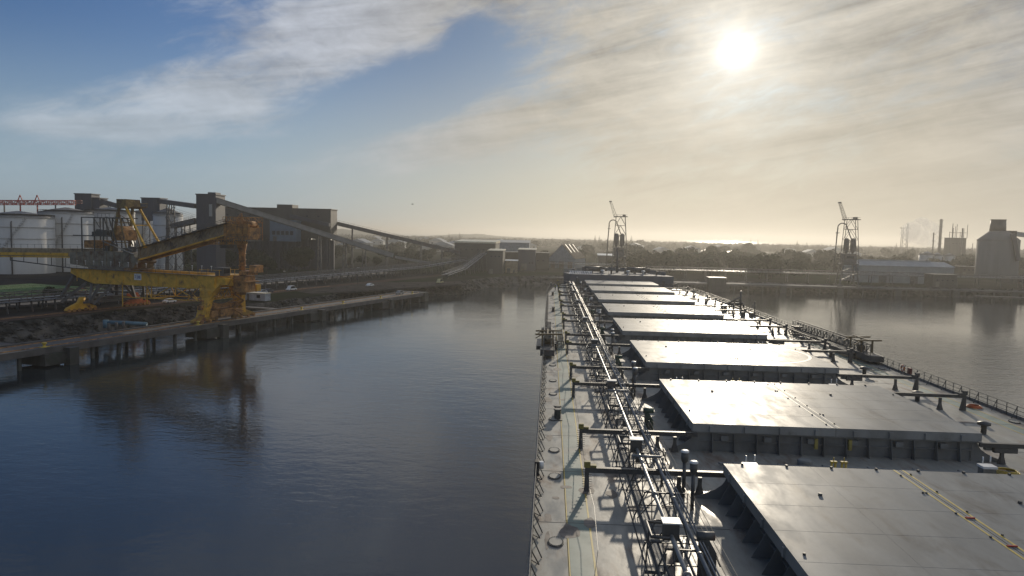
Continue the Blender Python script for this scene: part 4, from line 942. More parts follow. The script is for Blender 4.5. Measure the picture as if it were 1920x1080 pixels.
b_ = MB(); b_.box(-.62, -.32, 45.6, 46.3, DZ+.25, DZ+1.2); b_.build('holder', black_p, t, bevel=.04)
b_ = MB(); b_.tube([(-.2, 45.9, DZ+.7), (-.2, 45.9, DZ+1.15)], .16, 12); b_.build('float', white_p, t)
# coiled hoses on deck
def coil(x, y, lab, m_, r0=.5):
    b_ = MB()
    for k in range(3):
        n = 22; b_.tube([(x+math.cos(2*math.pi*i/n)*(r0-k*.1), y+math.sin(2*math.pi*i/n)*(r0-k*.1)*.9, DZ+.06+k*.07) for i in range(n+1)], .045, 6)
    return tag(b_.build('rope_coil', m_, None, off=(x, y, DZ)), lab, 'rope')
coil(40.8, 71.5, 'coil of rope on the starboard deck by the rail opening', orange_p, .7)
coil(31.5, 50.9, 'yellow coil of rope on deck behind the nearest hatch', yellow_p, .8)
coil(22.6, 47.6, 'flat yellow rope coil between the two nearest hatches', yellow_p, .6)
coil(35, 66.5, 'dark rope coil beside the second nearest hatch', black_p, .5)
# crew at the bow
def person(loc, rz, lab, vest):
    t = thing('person', lab, 'person', loc, rz, local=True)
    def skin(name, V, E, Rr, m_, par):
        me = bpy.data.meshes.new(name); me.from_pydata(V, E, []); o = bpy.data.objects.new(name, me); C.objects.link(o)
        s_ = o.modifiers.new('skin', 'SKIN'); 
        for i, r_ in enumerate(Rr): me.skin_vertices[0].data[i].radius = (r_, r_)
        return o
    V = [(0, 0, .95), (0, 0, 1.2), (0, 0, 1.42), (0, 0, 1.52), (0, .01, 1.63), (0, .01, 1.76), (.19, 0, 1.40), (.25, .03, 1.12), (.22, .16, .92), (-.19, 0, 1.40), (-.25, .02, 1.12), (-.22, .14, .90), (.1, 0, .88), (.12, .03, .48), (.12, 0, .08), (.13, .16, .04), (-.1, 0, .88), (-.12, 0, .48), (-.13, -.03, .08), (-.14, .13, .04)]
    E = [(0, 1), (1, 2), (2, 3), (3, 4), (4, 5), (2, 6), (6, 7), (7, 8), (2, 9), (9, 10), (10, 11), (0, 12), (12, 13), (13, 14), (14, 15), (0, 16), (16, 17), (17, 18), (18, 19)]
    rad = [.15, .14, .15, .06, .10, .075, .075, .05, .035, .075, .05, .035, .1, .07, .05, .045, .1, .07, .05, .045]
    me = bpy.data.meshes.new('body'); me.from_pydata(V, E, []); o = bpy.data.objects.new('body', me); C.objects.link(o)
    o.modifiers.new('skin', 'SKIN'); bpy.context.view_layer.update()
    sv = me.skin_vertices[0].data
    for i, r_ in enumerate(rad): sv[i].radius = (r_, r_)
    sv[0].use_root = True; ss = o.modifiers.new('sub', 'SUBSURF'); ss.levels = 2; ss.render_levels = 2
    me.materials.append(mat('coverall_navy', (.03, .04, .09), .8)); o.parent = t
    b_ = MB(); b_.tube([(0, 0, 1.0), (0, 0, 1.2), (0, 0, 1.44)], [.18, .175, .165], 16); b_.build('vest', vest, t, off=(0, 0, 0))
    b_ = MB(); b_.revolve((0, .01, 1.68), [(.125, 0), (.12, .07), (.07, .13), (.01, .15)], 16); b_.build('helmet', white_p, t, off=(0, 0, 0))
person((.55, 213.5, DZ), .4, 'crew member in dark coverall standing by the port bow rail', mat('vest_dark', (.06, .07, .06), .8))
person((1.75, 207.0, DZ), 2.4, 'crew member in yellow vest beside the port walkway near the bow', mat('vest_yellow', (.45, .42, .05), .7))
# ---------------------------------------------------------------- storage tanks
def tank(cx, cy, r, h, lab, m_=None, cone=3.0):
    t = thing('storage_tank', lab, 'tank', (cx, cy, lz)); m_ = m_ or tank_w
    b_ = MB(); b_.csm = True; b_.revolve((cx, cy, lz), [(r, 0), (r, h)], 56); b_.build('wall', m_, t)
    b_ = MB(); b_.csm = True; b_.revolve((cx, cy, lz), [(r+.15, h), (r+.15, h+.35), (r*.5, h+cone*.65), (.6, h+cone)], 56); rf = b_.build('roof', roof_d, t)
    b_ = MB()
    for k in (.62, .82, .99): b_.revolve((cx, cy, lz+h*k), [(r+.02, -.12), (r+.28, -.1), (r+.28, .1), (r+.02, .12)], 56)
    b_.build('wind_girder', m_, t)
    b_ = MB(); n = 40
    for i in range(n): a = 2*math.pi*i/n; x, y = cx+math.cos(a)*(r-.1), cy+math.sin(a)*(r-.1); b_.bar((x, y, lz+h+.3), (x, y, lz+h+1.4), .07)
    b_.revolve((cx, cy, lz+h+1.35), [(r-.15, 0), (r-.05, 0), (r-.05, .08), (r-.15, .08)], n); b_.build('roof_rail', lgrey, rf)
    b_ = MB(); n = 26
    for i in range(n):
        a0 = -1.9+i*.045; z = lz+h*i/n; x, y = cx+math.cos(a0)*(r+.6), cy+math.sin(a0)*(r+.6); b_.box(x-.4, x+.4, y-.4, y+.4, z, z+.12); b_.bar((x, y-.4, z), (x, y-.4, z+1.1), .05)
    b_.build('spiral_stair', lgrey, t)
    b_ = MB(); b_.tube([(cx+r*.45, cy-r*.95, lz), (cx+r*.45, cy-r*.95, lz+h*.9), (cx+r*.3, cy-r*.6, lz+h+1.5)], .3, 8); b_.tube([(cx-r*.2, cy-r*1.03, lz+1.2), (cx-r*.2, cy-r*.98, lz+1.2)], .8, 12); b_.build('pipework', lgrey, t)
def tank_px(u0, u1, vt, Y, lab, cone=3, **k):
    a, b = atY(u0, vt, Y), atY(u1, vt, Y); r = (b.x-a.x)/2; tank((a.x+b.x)/2, Y+r, r, a.z-lz, lab, cone=cone)
tank_px(-66, 50, 404, 345, 'white storage tank cut by the left edge of the photo, lower than the rest')
tank_px(48, 139, 397, 372, 'broad white storage tank second from the left edge')
tank_px(137, 222, 396, 400, 'white storage tank third from the left, behind the loader winch house')
tank_px(218, 286, 400, 430, 'white storage tank fourth from the left, behind the yellow strut')
tank_px(276, 327, 402, 395, 'blue shaded storage tank at the right end of the row', cone=4)
# red conveyor bridge over the tanks
a, b = atY(-60, 384, 372), atY(140, 384, 385)
t = thing('conveyor_bridge', 'red lattice conveyor bridge running across the tank roofs', 'conveyor', tuple(a))
MB().truss(a, b, 2.3, 3, 26, .35, .2).build('lattice_gallery', red_p, t)
MB().truss(a+Vector((0, 6, 1)), b+Vector((0, 6, 1)), 1.6, 2, 22, .3, .15).build('lattice_gallery', mat('dull_red', (.2, .06, .05), .6), t)
for u in (-30, 8, 38, 70, 104):
    p = atY(u, 384, 372+8); b_ = MB(); b_.bar((p.x, p.y, lz+26), p, .5)
    if u in (38, 70): b_.bar(p+Vector((-2.2, 0, 0)), p+Vector((0, 0, 5.2)), .35); b_.bar(p+Vector((2.2, 0, 0)), p+Vector((0, 0, 5.2)), .35)
    b_.build('support_frame', red_p if u in (38, 70) else lgrey, t)
# ---------------------------------------------------------------- conveyor towers
def house(lab, u0, u1, vt, vb, Y, dep, m_, name='transfer_tower', cat='tower', roofm=None, overhang=.4, extra=None, zb=None, rh=.5, slope=0.0):
    a, b = atY(u0, vt, Y), atY(u1, vt, Y); z1 = a.z; z0 = zb if zb is not None else max(lz, atY(u0, vb, Y).z)
    t = thing(name, lab, cat, (a.x, Y, z0)); x0, x1 = a.x, b.x
    b_ = MB(); b_.box(x0, x1, Y, Y+dep, z0, z1)
    n = max(3, int((x1-x0)/3)) 
    for i in range(n+1): x = x0+(x1-x0)*i/n; b_.box(x-.08, x+.08, Y-.06, Y-.004, z0, z1-.1)
    w_ = b_.build('wall', m_, t)
    MB().box(x0+(x1-x0)*.12, x0+(x1-x0)*.12+2.2, Y-.1, Y-.065, z0, z0+min(3, (z1-z0)*.5)).build('door', lgrey, t)
    b_ = MB(); b_.plate([(x0-overhang, Y-overhang, z1+.02), (x1+overhang, Y-overhang, z1+.02), (x1+overhang, Y+dep+overhang, z1+slope+.02), (x0-overhang, Y+dep+overhang, z1+slope+.02)], (0, 0, rh)) if slope == 0 else b_.raw([(x0-overhang, Y-overhang, z1+.02), (x1+overhang, Y-overhang, z1+.02), (x1+overhang, Y+dep+overhang, z1+.02), (x0-overhang, Y+dep+overhang, z1+.02), (x0-overhang, Y-overhang, z1+rh), (x1+overhang, Y-overhang, z1+rh), (x1+overhang, Y+dep+overhang, z1+rh+slope), (x0-overhang, Y+dep+overhang, z1+rh+slope)], [(0, 1, 2, 3), (4, 5, 6, 7), (0, 1, 5, 4), (2, 3, 7, 6), (0, 3, 7, 4), (1, 2, 6, 5)])
    b_.build('roof', roofm or m_, t)
    return t, (x0, x1, Y, z0, z1)
def win_row(t, x0, x1, Y, z, w, h, n, name='window', m_=None):
    for i in range(n):
        x = x0+(x1-x0)*(i+.5)/n; f_ = MB().box(x-w/2-.12, x+w/2+.12, Y-.12, Y-.005, z-.12, z+h+.12).build(name, lgrey, t); MB().box(x-w/2, x+w/2, Y-.15, Y-.121, z, z+h).build('pane', m_ or glass, f_)
def legs(t, x0, x1, Y, dep, z1, m_, n=2, w=.5):
    for i in range(n):
        x = x0+(x1-x0)*i/(n-1)
        for yy in (Y+.4, Y+dep-.4): MB().bar((x, yy, lz), (x, yy, z1), w).build('column', m_, t)
        b_ = MB()
        for z in range(int(lz), int(z1-3), 5): b_.bar((x, Y+.4, z), (x, Y+dep-.4, z+5), .18)
        if b_.f: b_.build('brace', m_, t)
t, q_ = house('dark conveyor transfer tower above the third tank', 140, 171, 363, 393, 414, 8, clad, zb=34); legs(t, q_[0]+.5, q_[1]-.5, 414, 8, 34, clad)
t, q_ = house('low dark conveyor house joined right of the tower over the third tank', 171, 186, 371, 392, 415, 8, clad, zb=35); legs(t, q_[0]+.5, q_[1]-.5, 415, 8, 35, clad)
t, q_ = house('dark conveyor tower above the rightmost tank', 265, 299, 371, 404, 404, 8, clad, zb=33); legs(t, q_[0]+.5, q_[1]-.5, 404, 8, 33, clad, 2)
def gallery(lab, pa_, pb_, w, h, m_, bents=(), mb=None, rail=False):
    a, b = Vector(pa_), Vector(pb_); t = thing('conveyor_gallery', lab, 'conveyor', tuple(a))
    g_ = MB().bar(a, b, w, h); L = (b-a).length; n = int(L/6)
    for i in range(n+1): p = a.lerp(b, i/max(n, 1)); g_.bar(p+Vector((0, -w/2-.1, -h/2)), p+Vector((0, -w/2-.1, h/2)), .18)
    g_.build('gallery', m_, t)
    d = (b-a).normalized(); r = d.cross(Vector((0, 0, 1))).normalized()*(w/2)
    rf = MB().bar(a+Vector((0, 0, h/2+.07)), b+Vector((0, 0, h/2+.07)), w+.5, .12); rf.build('gallery_roof', roof_g if rail else m_, t)
    if rail:
        b_ = MB(); rr_ = r*1.25 if r.y < 0 else r*-1.25
        b_.bar(a+rr_+Vector((0, 0, h/2+1)), b+rr_+Vector((0, 0, h/2+1)), .1)
        for i in range(int(L/3)): p = a.lerp(b, i*3/L)+rr_; b_.bar(p+Vector((0, 0, -h/2)), p+Vector((0, 0, h/2+1)), .08)
        b_.build('walkway_railing', lgrey, t)
    for f_ in bents:
        p = a.lerp(b, f_); b_ = MB()
        for sg_ in (-1, 1):
            b_.bar((p.x+r.x*sg_*1.5, p.y+r.y*sg_*1.5, lz), (p.x+r.x*sg_*.8, p.y+r.y*sg_*.8, p.z-h/2), .5)
        for k in range(int((p.z-lz)/6)): z = lz+k*6; b_.bar((p.x-r.x*1.4, p.y-r.y*1.4, z), (p.x+r.x*1.4, p.y+r.y*1.4, z+6), .2); b_.bar((p.x+r.x*1.4, p.y+r.y*1.4, z), (p.x-r.x*1.4, p.y-r.y*1.4, z+6), .2)
        b_.build('trestle', mb or lgrey, t)
    return t
gallery('sloping dark gallery descending from the tower over the third tank', atY(184, 376, 418), atY(226, 388, 420), 3, 2.6, clad, (.5,))
gallery('level dark gallery between the loader mast and the second conveyor tower', atY(222, 388, 420), atY(268, 386, 408), 3, 2.2, clad, (.5,))
gallery('dark gallery linking the second conveyor tower to the tall grey tower', atY(297, 377, 407), atY(370, 387, 372), 3, 2.2, clad, (.3, .36))
gallery('lower conveyor entering the tall grey tower from the left', atY(325, 424, 395), atY(370, 414, 372), 3.2, 2.4, lgrey, (.25, .6), rail=True)
gw = thing('guy_wires', 'thin stay wires strung left of the tall grey tower', 'wires', tuple(atY(330, 395, 385)))
for k in range(5): MB().tube([atY(325, 390+k*4, 388), atY(369, 404+k*3.2, 374)], .06, 5).build('wire', dark_steel, gw)
# tall tower
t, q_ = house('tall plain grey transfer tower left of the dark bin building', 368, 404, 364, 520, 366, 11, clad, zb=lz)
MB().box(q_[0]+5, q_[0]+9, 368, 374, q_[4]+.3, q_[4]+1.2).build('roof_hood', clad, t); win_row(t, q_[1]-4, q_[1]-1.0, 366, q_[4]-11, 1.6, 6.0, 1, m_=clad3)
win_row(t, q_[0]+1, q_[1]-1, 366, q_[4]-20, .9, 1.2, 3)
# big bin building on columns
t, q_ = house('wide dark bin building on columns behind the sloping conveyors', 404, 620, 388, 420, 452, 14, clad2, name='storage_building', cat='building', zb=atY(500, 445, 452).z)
MB().box(atY(520, 385, 452).x, atY(549, 385, 452).x, 451.2, 462, q_[4]-18, q_[4]+2.4).build('stair_tower', clad2, t)
for i in range(12):
    x = q_[0]+3+(q_[1]-q_[0]-6)*i/11
    for yy in (453.5, 459): MB().bar((x, yy, lz), (x, yy, q_[3]), .9).build('column', clad, t)
b_ = MB()
for z in (12, 19): b_.bar((q_[0]+2, 453, z), (q_[1]-1, 453, z), .6)
for i in range(11): x = q_[0]+3+(q_[1]-q_[0]-6)*i/11; b_.bar((x, 453.5, lz), (x+6, 453.5, 19), .25)
b_.build('brace', clad, t)
for i in range(5): x = q_[0]+8+i*13; MB().revolve((x+4, 467, q_[3]-8), [(1.2, 0), (5.5, 8)], 16).build('hopper', clad, t)
MB().box(q_[0]+.2, q_[1]-.3, 460.2, 461.9, lz, q_[3]-1).build('lower_wall', clad, t)
win_row(t, q_[0]+4, q_[1]-4, 452, q_[4]-5, 1.6, 1.0, 9)
t, q_ = house('blue glass fronted control room below the bin building', 506, 554, 413, 446, 438, 10, mat('cladding_blue', (.10, .15, .20), .4, 0, .2, .3), name='control_room', cat='building', zb=atY(506, 452, 438).z); legs(t, q_[0]+.5, q_[1]-.5, 438, 10, q_[3], clad, 4); win_row(t, q_[0]+1, q_[1]-1, 438, q_[3]+4, 1.8, 2.2, 5)
# long inclined galleries
gallery('long upper gallery sloping down from the tall tower across the bin building', atY(402, 375, 368), atY(735, 479, 440), 3.4, 2.6, mat('gallery_grey', (.20, .20, .19), .5, .2, .2, .3), (.55, .7, .82), rail=False)
gallery('low grey gallery reaching the ground left of the cream transfer house', atY(742, 482, 442), atY(806, 493.5, 452), 3.4, 1.4, mat('gallery_grey', (.2, .2, .19), .5))
gallery('railed gallery sloping from the bin building down to the cream roofed house', atY(618, 416, 468), atY(905, 484, 506), 4.0, 2.3, lgrey, (.14, .36, .58, .72), rail=True)
gallery('secondary gallery descending behind the bin building front', atY(545, 405, 449), atY(618, 422, 449), 3, 2, clad, ())
# transfer house with cream roof
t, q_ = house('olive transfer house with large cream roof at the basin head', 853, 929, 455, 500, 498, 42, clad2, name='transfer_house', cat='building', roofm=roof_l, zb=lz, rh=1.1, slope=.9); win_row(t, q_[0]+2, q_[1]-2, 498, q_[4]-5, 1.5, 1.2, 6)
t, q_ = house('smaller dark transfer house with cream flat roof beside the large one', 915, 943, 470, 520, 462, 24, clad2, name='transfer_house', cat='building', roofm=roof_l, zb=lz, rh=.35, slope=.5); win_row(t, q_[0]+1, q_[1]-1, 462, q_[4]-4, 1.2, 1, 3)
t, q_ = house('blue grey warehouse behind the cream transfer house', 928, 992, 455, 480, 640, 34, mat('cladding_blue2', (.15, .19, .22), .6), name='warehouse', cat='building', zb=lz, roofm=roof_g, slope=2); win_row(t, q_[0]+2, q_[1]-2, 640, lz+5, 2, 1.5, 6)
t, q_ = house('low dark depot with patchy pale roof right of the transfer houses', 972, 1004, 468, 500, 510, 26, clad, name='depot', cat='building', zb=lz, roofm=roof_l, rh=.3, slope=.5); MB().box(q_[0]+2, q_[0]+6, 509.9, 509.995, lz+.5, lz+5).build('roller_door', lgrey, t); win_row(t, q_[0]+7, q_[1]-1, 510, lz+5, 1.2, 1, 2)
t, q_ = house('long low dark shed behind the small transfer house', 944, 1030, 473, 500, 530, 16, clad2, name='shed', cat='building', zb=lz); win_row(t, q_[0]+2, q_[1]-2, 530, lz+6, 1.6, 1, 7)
t, q_ = house('small brown hut with bright roof near the basin water', 948, 970, 489, 500, 476, 5, lbrown, name='hut', cat='hut', zb=lz, roofm=white_p, rh=.25, slope=.5); MB().box(q_[0]+1, q_[0]+2, 475.9, 475.995, lz+.1, lz+2.1).build('door', dark_steel, t)
# gable shed with skylight strips
def gable_shed(lab, u0, u1, ve, vr, Y, L, wallm, roofm, sky_n=0, name='shed', rot=0.0):
    a, b = atY(u0, ve, Y), atY(u1, ve, Y); w = b.x-a.x; ze = a.z; zr = atY(u0, vr, Y).z; t = thing(name, lab, 'shed', (a.x+w/2, Y, lz), rot, local=True)
    b_ = MB(); b_.plate([(-w/2, L/2, 0), (w/2, L/2, 0), (w/2, L/2, ze-lz), (0, L/2, zr-lz), (-w/2, L/2, ze-lz)], (0, L, 0)); b_.build('wall', wallm, t, off=(0, 0, 0))
    for sg_ in (-1, 1):
        b_ = MB(); b_.plate([(sg_*w/2+sg_*.4, -.3, ze-lz-.15), (0, -.3, zr-lz+.15), (0, L+.3, zr-lz+.15), (sg_*w/2+sg_*.4, L+.3, ze-lz-.15)], (0, 0, .25)); r_ = b_.build('roof', roofm, t, off=(0, 0, 0))
        if sg_ > 0:
            for i in range(sky_n):
                y = L*(i+.6)/(sky_n+.2); b_ = MB(); b_.plate([(w/2*.95, y-.9, ze-lz+.12), (w*.05, y-.9, zr-lz+.12), (w*.05, y+.9, zr-lz+.12), (w/2*.95, y+.9, ze-lz+.12)], (0, 0, .2)); b_.build('skylight', roof_l, r_, off=(0, 0, 0))
    for i in range(3):
        x = -w/2+w*(i+.5)/3; MB().box(x-w*.09, x+w*.09, -.1, -.004, 0, (ze-lz)*.7).build('roller_door', lgrey, t, off=(0, 0, 0))
    return t
gable_shed('blue grey gable shed with sunlit skylight strips on its right roof slope', 1028, 1078, 484, 458, 560, 40, mat('cladding_blue2', (.15, .19, .22), .6), mat('roof_brown', (.20, .17, .13), .95, spec=0), 3, rot=-.25)
t, q_ = house('white low roofed store between the gable shed and the left crane', 1122, 1156, 479, 490, 640, 12, clad2, name='store', cat='building', zb=lz, roofm=white_p, rh=.3, slope=1.2); win_row(t, q_[0]+1, q_[1]-1, 640, lz+2, 1.2, 1, 4)
t, q_ = house('white low store just right of the left crane', 1216, 1248, 493, 500, 590, 8, clad, name='store', cat='building', zb=lz, roofm=white_p, rh=.3, slope=1.2); win_row(t, q_[0]+1, q_[1]-1, 590, lz+.7, 1.0, .8, 4)
# ---------------------------------------------------------------- piers on the far bank
def pier_(lab, x0, x1, y0, w, z=4.2, step=8):
    t = thing('pier', lab, 'pier', ((x0+x1)/2, y0, 0)); b_ = MB(); b_.box(x0, x1, y0, y0+w, z-1.0, z); b_.box(x0, x1, y0-.15, y0+.3, z-.6, z+.12); b_.build('pier_deck', conc, t)
    n = int((x1-x0)/step)
    for i in range(n+1):
        x = x0+(x1-x0)*i/n; b_ = MB(); b_.cyl((x, y0+.8), .5, -7.9, z-1, 8); b_.cyl((x, y0+w-.8), .5, -7.9, z-1, 8); b_.build('pile', dconc, t)
    for i in range(int((x1-x0)/32)+1):
        x = x0+i*32+2; MB().box(x, x+3.4, y0-1.6, y0-.16, -1.5, z-.2).build('fender_block', dconc, t)
pier_('long far pier across the basin carrying the two lattice cranes', 66, 300, 428, 16)
pier_('far pier left of the ship bow below the gable shed', -18, 52, 452, 10)
t, q_ = house('square dark concrete dolphin tower standing at the far pier edge', 1331, 1362, 521, 545, 424, 8, dconc, name='mooring_dolphin', cat='dolphin', zb=-6)
b_ = MB(); b_.box(q_[0], q_[1], 424, 432, 0, 1)
conveyor('far_conveyor', 'long low conveyor along the far pier behind the cranes', [Vector((60, 462, 10)), Vector((290, 448, 10.5))], 4, False, 2.0, 12, lgrey, lgrey, beltm=mat('walkway_grate', (.24, .25, .26), .45, .3))
conveyor('far_conveyor', 'straight pale topped conveyor crossing left of the ship bow', [Vector((-20, 560, 8.5)), Vector((70, 560, 8.2))], 3, False, 1.5, 12, lgrey, lgrey, beltm=white_p)
# pneumatic unloading cranes
def unloader(lab, x, y, rz, grp=None):
    t = thing('pneumatic_unloader', lab, 'crane', (x, y, 4.2), rz, local=True)
    def B(n_, b_, m_=dark_steel): return b_.build(n_, m_, t, off=(0, 0, 0))
    for sx in (-5, 5):
        for sy in (-4.5, 4.5):
            b_ = MB(); b_.bar((sx*1.1, sy, .8), (sx*.75, sy*.8, 14), .8); b_.box(sx*1.1-1.4, sx*1.1+1.4, sy-.5, sy+.5, 0, 1.1); B('leg', b_)
    b_ = MB()
    for z in (4, 9, 14): b_.bar((-5, -4, z), (5, -4, z), .4); b_.bar((-5, 4, z), (5, 4, z), .4); b_.bar((-5, -4, z), (-5, 4, z), .4); b_.bar((5, -4, z), (5, 4, z), .4)
    for z in (4, 9): b_.bar((-5, -4, z), (5, -4, z+5), .25); b_.bar((5, 4, z), (-5, 4, z+5), .25)
    b_.box(-5, 5, -4.2, 4.2, 13.6, 14.3); B('portal_brace', b_)
    b_ = MB(); b_.box(-3.4, 3.6, -3.6, 3.6, 14.4, 20.5); h_ = B('machinery_house', b_, lgrey)
    MB().box(-2, 2.4, -3.75, -3.62, 17.5, 19).build('window', glass, h_, off=(0, 0, 0))
    for sx in (-1.8, 2.0): b_ = MB(); b_.csm = True; b_.revolve((sx, -1, 20.5), [(.5, 0), (1.6, 2.4), (1.6, 8.0), (1.0, 9.3), (.2, 9.6)], 18); B('cyclone', b_, lgrey)
    b_ = MB()
    for sx, tx_ in ((-4.2, -2.6), (5.6, 3.6)):
        for sy in (-2.4, 2.4): b_.bar((sx, sy, 14.4), (tx_, sy, 41.5), .32)
    for z, f_ in ((22, .28), (29, .54), (35.5, .78)):
        xa, xb = -4.2+1.6*f_, 5.6-2.0*f_
        for sy in (-2.4, 2.4): b_.bar((xa, sy, z), (xb, sy, z), .28)
        b_.bar((xa, -2.4, z), (xa, 2.4, z), .25); b_.bar((xb, -2.4, z), (xb, 2.4, z), .25)
    for (z0, f0_), (z1_, f1_) in zip(((14.4, 0), (22, .28), (29, .54), (35.5, .78)), ((22, .28), (29, .54), (35.5, .78), (41.5, 1))):
        for sy in (-2.4, 2.4):
            xm_ = .6; b_.bar((-4.2+1.6*f0_, sy, z0), (xm_, sy, z1_), .2); b_.bar((5.6-2*f0_, sy, z0), (xm_, sy, z1_), .2)
    b_.box(-4.2, 5.2, -2.9, 2.9, 41.4, 41.9); b_.bar((-4, -2.8, 42.9), (5, -2.8, 42.9), .12)
    for xx in range(-4, 6, 2): b_.bar((xx, -2.8, 41.9), (xx, -2.8, 42.9), .12)
    b_.box(1.8, 3.8, -1.5, 1.5, 41.9, 43.2); B('tower_frame', b_)
    b_ = MB(); b_.truss((-2.9, 0, 40.8), (-6.9, 0, 52.2), 0.01, 1.6, 7, .1, .1)
    for sy in (-.8, .8): b_.bar((-3.9, sy, 40.8), (-7.3, sy, 52), .17); b_.bar((-1.9, sy, 41.2), (-6.2, sy, 52.4), .17)
    for k in range(7): f_ = k/7; b_.bar((-3.6-3.6*f_, .8, 40.8+11.2*f_), (-2-4.2*(f_+.14), .8, 41.2+11.2*(f_+.14)), .1)
    b_.box(-7.6, -6, -1, 1, 51.6, 52.4); B('luffing_jib', b_)
    b_ = MB(); pts = [(2.4, -.5, 27), (.4, -.5, 31), (-1.6, -.5, 36.5)]+arc((-4.5, -.5, 36.6), 2.7, 10, 172, 9)+[(-7.3, -.5, 34), (-7.7, -.5, 26), (-8.3, -.5, 8.5)]
    b_.tube(pts, .34, 12); B('suction_pipe', b_)
    b_ = MB(); b_.box(-8.2, -6.2, -1, .2, 33, 33.4); b_.bar((-7.3, .2, 33), (-6.6, .2, 36), .15); b_.tube([(-7.5, .4, 34), (-7.7, .4, 20), (-8.2, .4, 8.5)], .1, 6); B('pipe_platform', b_)
    t.scale = (.94, .94, .93); return t
unloader('left lattice grain unloader crane rising behind the ship bow', 44.5, 480, -.05)
unloader('right lattice grain unloader crane on the far pier beside the blue grey shed', 173, 437, -.1)
# shed, silo and works to the right
sh0 = atY(1613, 486, 470); sh1 = atY(1790, 491, 470)
t = thing('warehouse', 'long blue grey warehouse with ridged roof on the far bank right of the crane', 'warehouse', (sh0.x, 470, lz))
b_ = MB(); b_.box(sh0.x, sh1.x, 470, 496, lz, 15.6)
for i in range(30): x = sh0.x+(sh1.x-sh0.x)*i/29; b_.box(x-.06, x+.06, 469.9, 469.997, lz, 15.5)
b_.build('wall', mat('cladding_blue3', (.27, .29, .28), .7, 0, .12, .3, 0, 5, (.2, .2, .19), .1, (.5, .75)), t)
for sg_ in (0, 1):
    ya, yb = (469.5, 483) if sg_ == 0 else (483, 496.5); za, zb_ = (15.55, 18.4) if sg_ == 0 else (18.4, 15.55)
    MB().plate([(sh0.x-.5, ya, za), (sh1.x+.5, ya, za), (sh1.x+.5, yb, zb_), (sh0.x-.5, yb, zb_)], (0, 0, .25)).build('roof', roof_g, t)
MB().box(sh0.x+4, sh1.x-8, 482.5, 483.5, 18.5, 19.2).build('ridge_vent', roof_g, t)
for i in range(3): x = sh0.x+12+i*19; MB().box(x, x+4.6, 469.8, 469.995, lz, lz+4.8).build('roller_door', lgrey, t)
t, q_ = house('low dark brick building at the water in front of the long warehouse', 1750, 1795, 515, 545, 440, 10, dconc, name='pump_house', cat='building', zb=lz); win_row(t, q_[0]+1, q_[1]-1, 440, lz+3.4, 1.2, 1, 4)
# grain silo with head house
sl_ = atY(1832, 450, 560); sr_ = atY(1905, 452, 560); sx, sr = (sl_.x+sr_.x)/2+9.5, (sr_.x-sl_.x)/2
t = thing('grain_silo', 'big grey silo with conical top and head house near the right edge', 'silo', (sx, 560, lz))
b_ = MB(); b_.csm = True; b_.revolve((sx, 560+sr, lz), [(sr, 0), (sr, sl_.z-lz)], 48); b_.build('wall', silo_m, t)
b_ = MB(); b_.csm = True; b_.revolve((sx, 560+sr, sl_.z), [(sr+.2, 0), (sr+.2, .3), (6.2, 7.2)], 48); rf_ = b_.build('roof', silo_m, t)
b_ = MB(); b_.cyl((sx-1, 560+sr), 5.6, sl_.z+5.0, sl_.z+15.4, 28, 5.0); b_.cyl((sx-1, 560+sr), 5.3, sl_.z+15.4, sl_.z+15.8, 28); b_.build('head_house', clad2, t)
MB().box(sx+3, sx+10, 560+sr-5, 560+sr+5, sl_.z-5, sl_.z+7.5).build('elevator_house', clad2, t)
b_ = MB(); b_.bar((sx+1.5, 559.8, sl_.z+5), (sx+6.5, 559.2, lz+14), 2.6, 2.6); b_.build('chute', clad, t)
b_ = MB()
for k in range(8): b_.revolve((sx, 560+sr, lz+3+k*3.6), [(sr, 0), (sr+.06, .05), (sr, .1)], 48)
b_.build('joint_ring', silo_m, t)
gallery('inclined conveyor leaving the grain silo head to the right', (sx+8, 560+sr, sl_.z+5.6), tuple(atY(2020, 452, 600)), 3.4, 3.0, clad3, (.7,), rail=False)
bs = [(1900, 1990, 520, 560, 500, 14, 'dark industrial building at the right edge below the silo'), (1800, 1850, 500, 540, 600, 14, 'dark works building between warehouse and silo')]
for u0, u1, vt, vb, Y, dp, lab in bs:
    t, q_ = house(lab, u0, u1, vt, vb, Y, dp, clad2, name='works_building', cat='building', zb=lz); win_row(t, q_[0]+2, q_[1]-2, Y, q_[4]-3, 1.6, 1.1, 5)
# low boat slips and jetties at the right bank
def jetty(lab, x0, x1, y0, y1):
    t = thing('jetty', lab, 'jetty', (x0, y0, 0)); MB().bar((x0, y0, 2.2), (x1, y1, 2.2), 3.2, .5).build('deck', conc, t)
    for i in range(6): f_ = i/5; MB().cyl((x0+(x1-x0)*f_, y0+(y1-y0)*f_), .35, -7.9, 2.0, 8).build('pile', dconc, t)
jetty('low pale jetty reaching left from the right bank', 232, 272, 412, 404)
jetty('second low jetty at the right edge of the far bank', 262, 310, 400, 398)
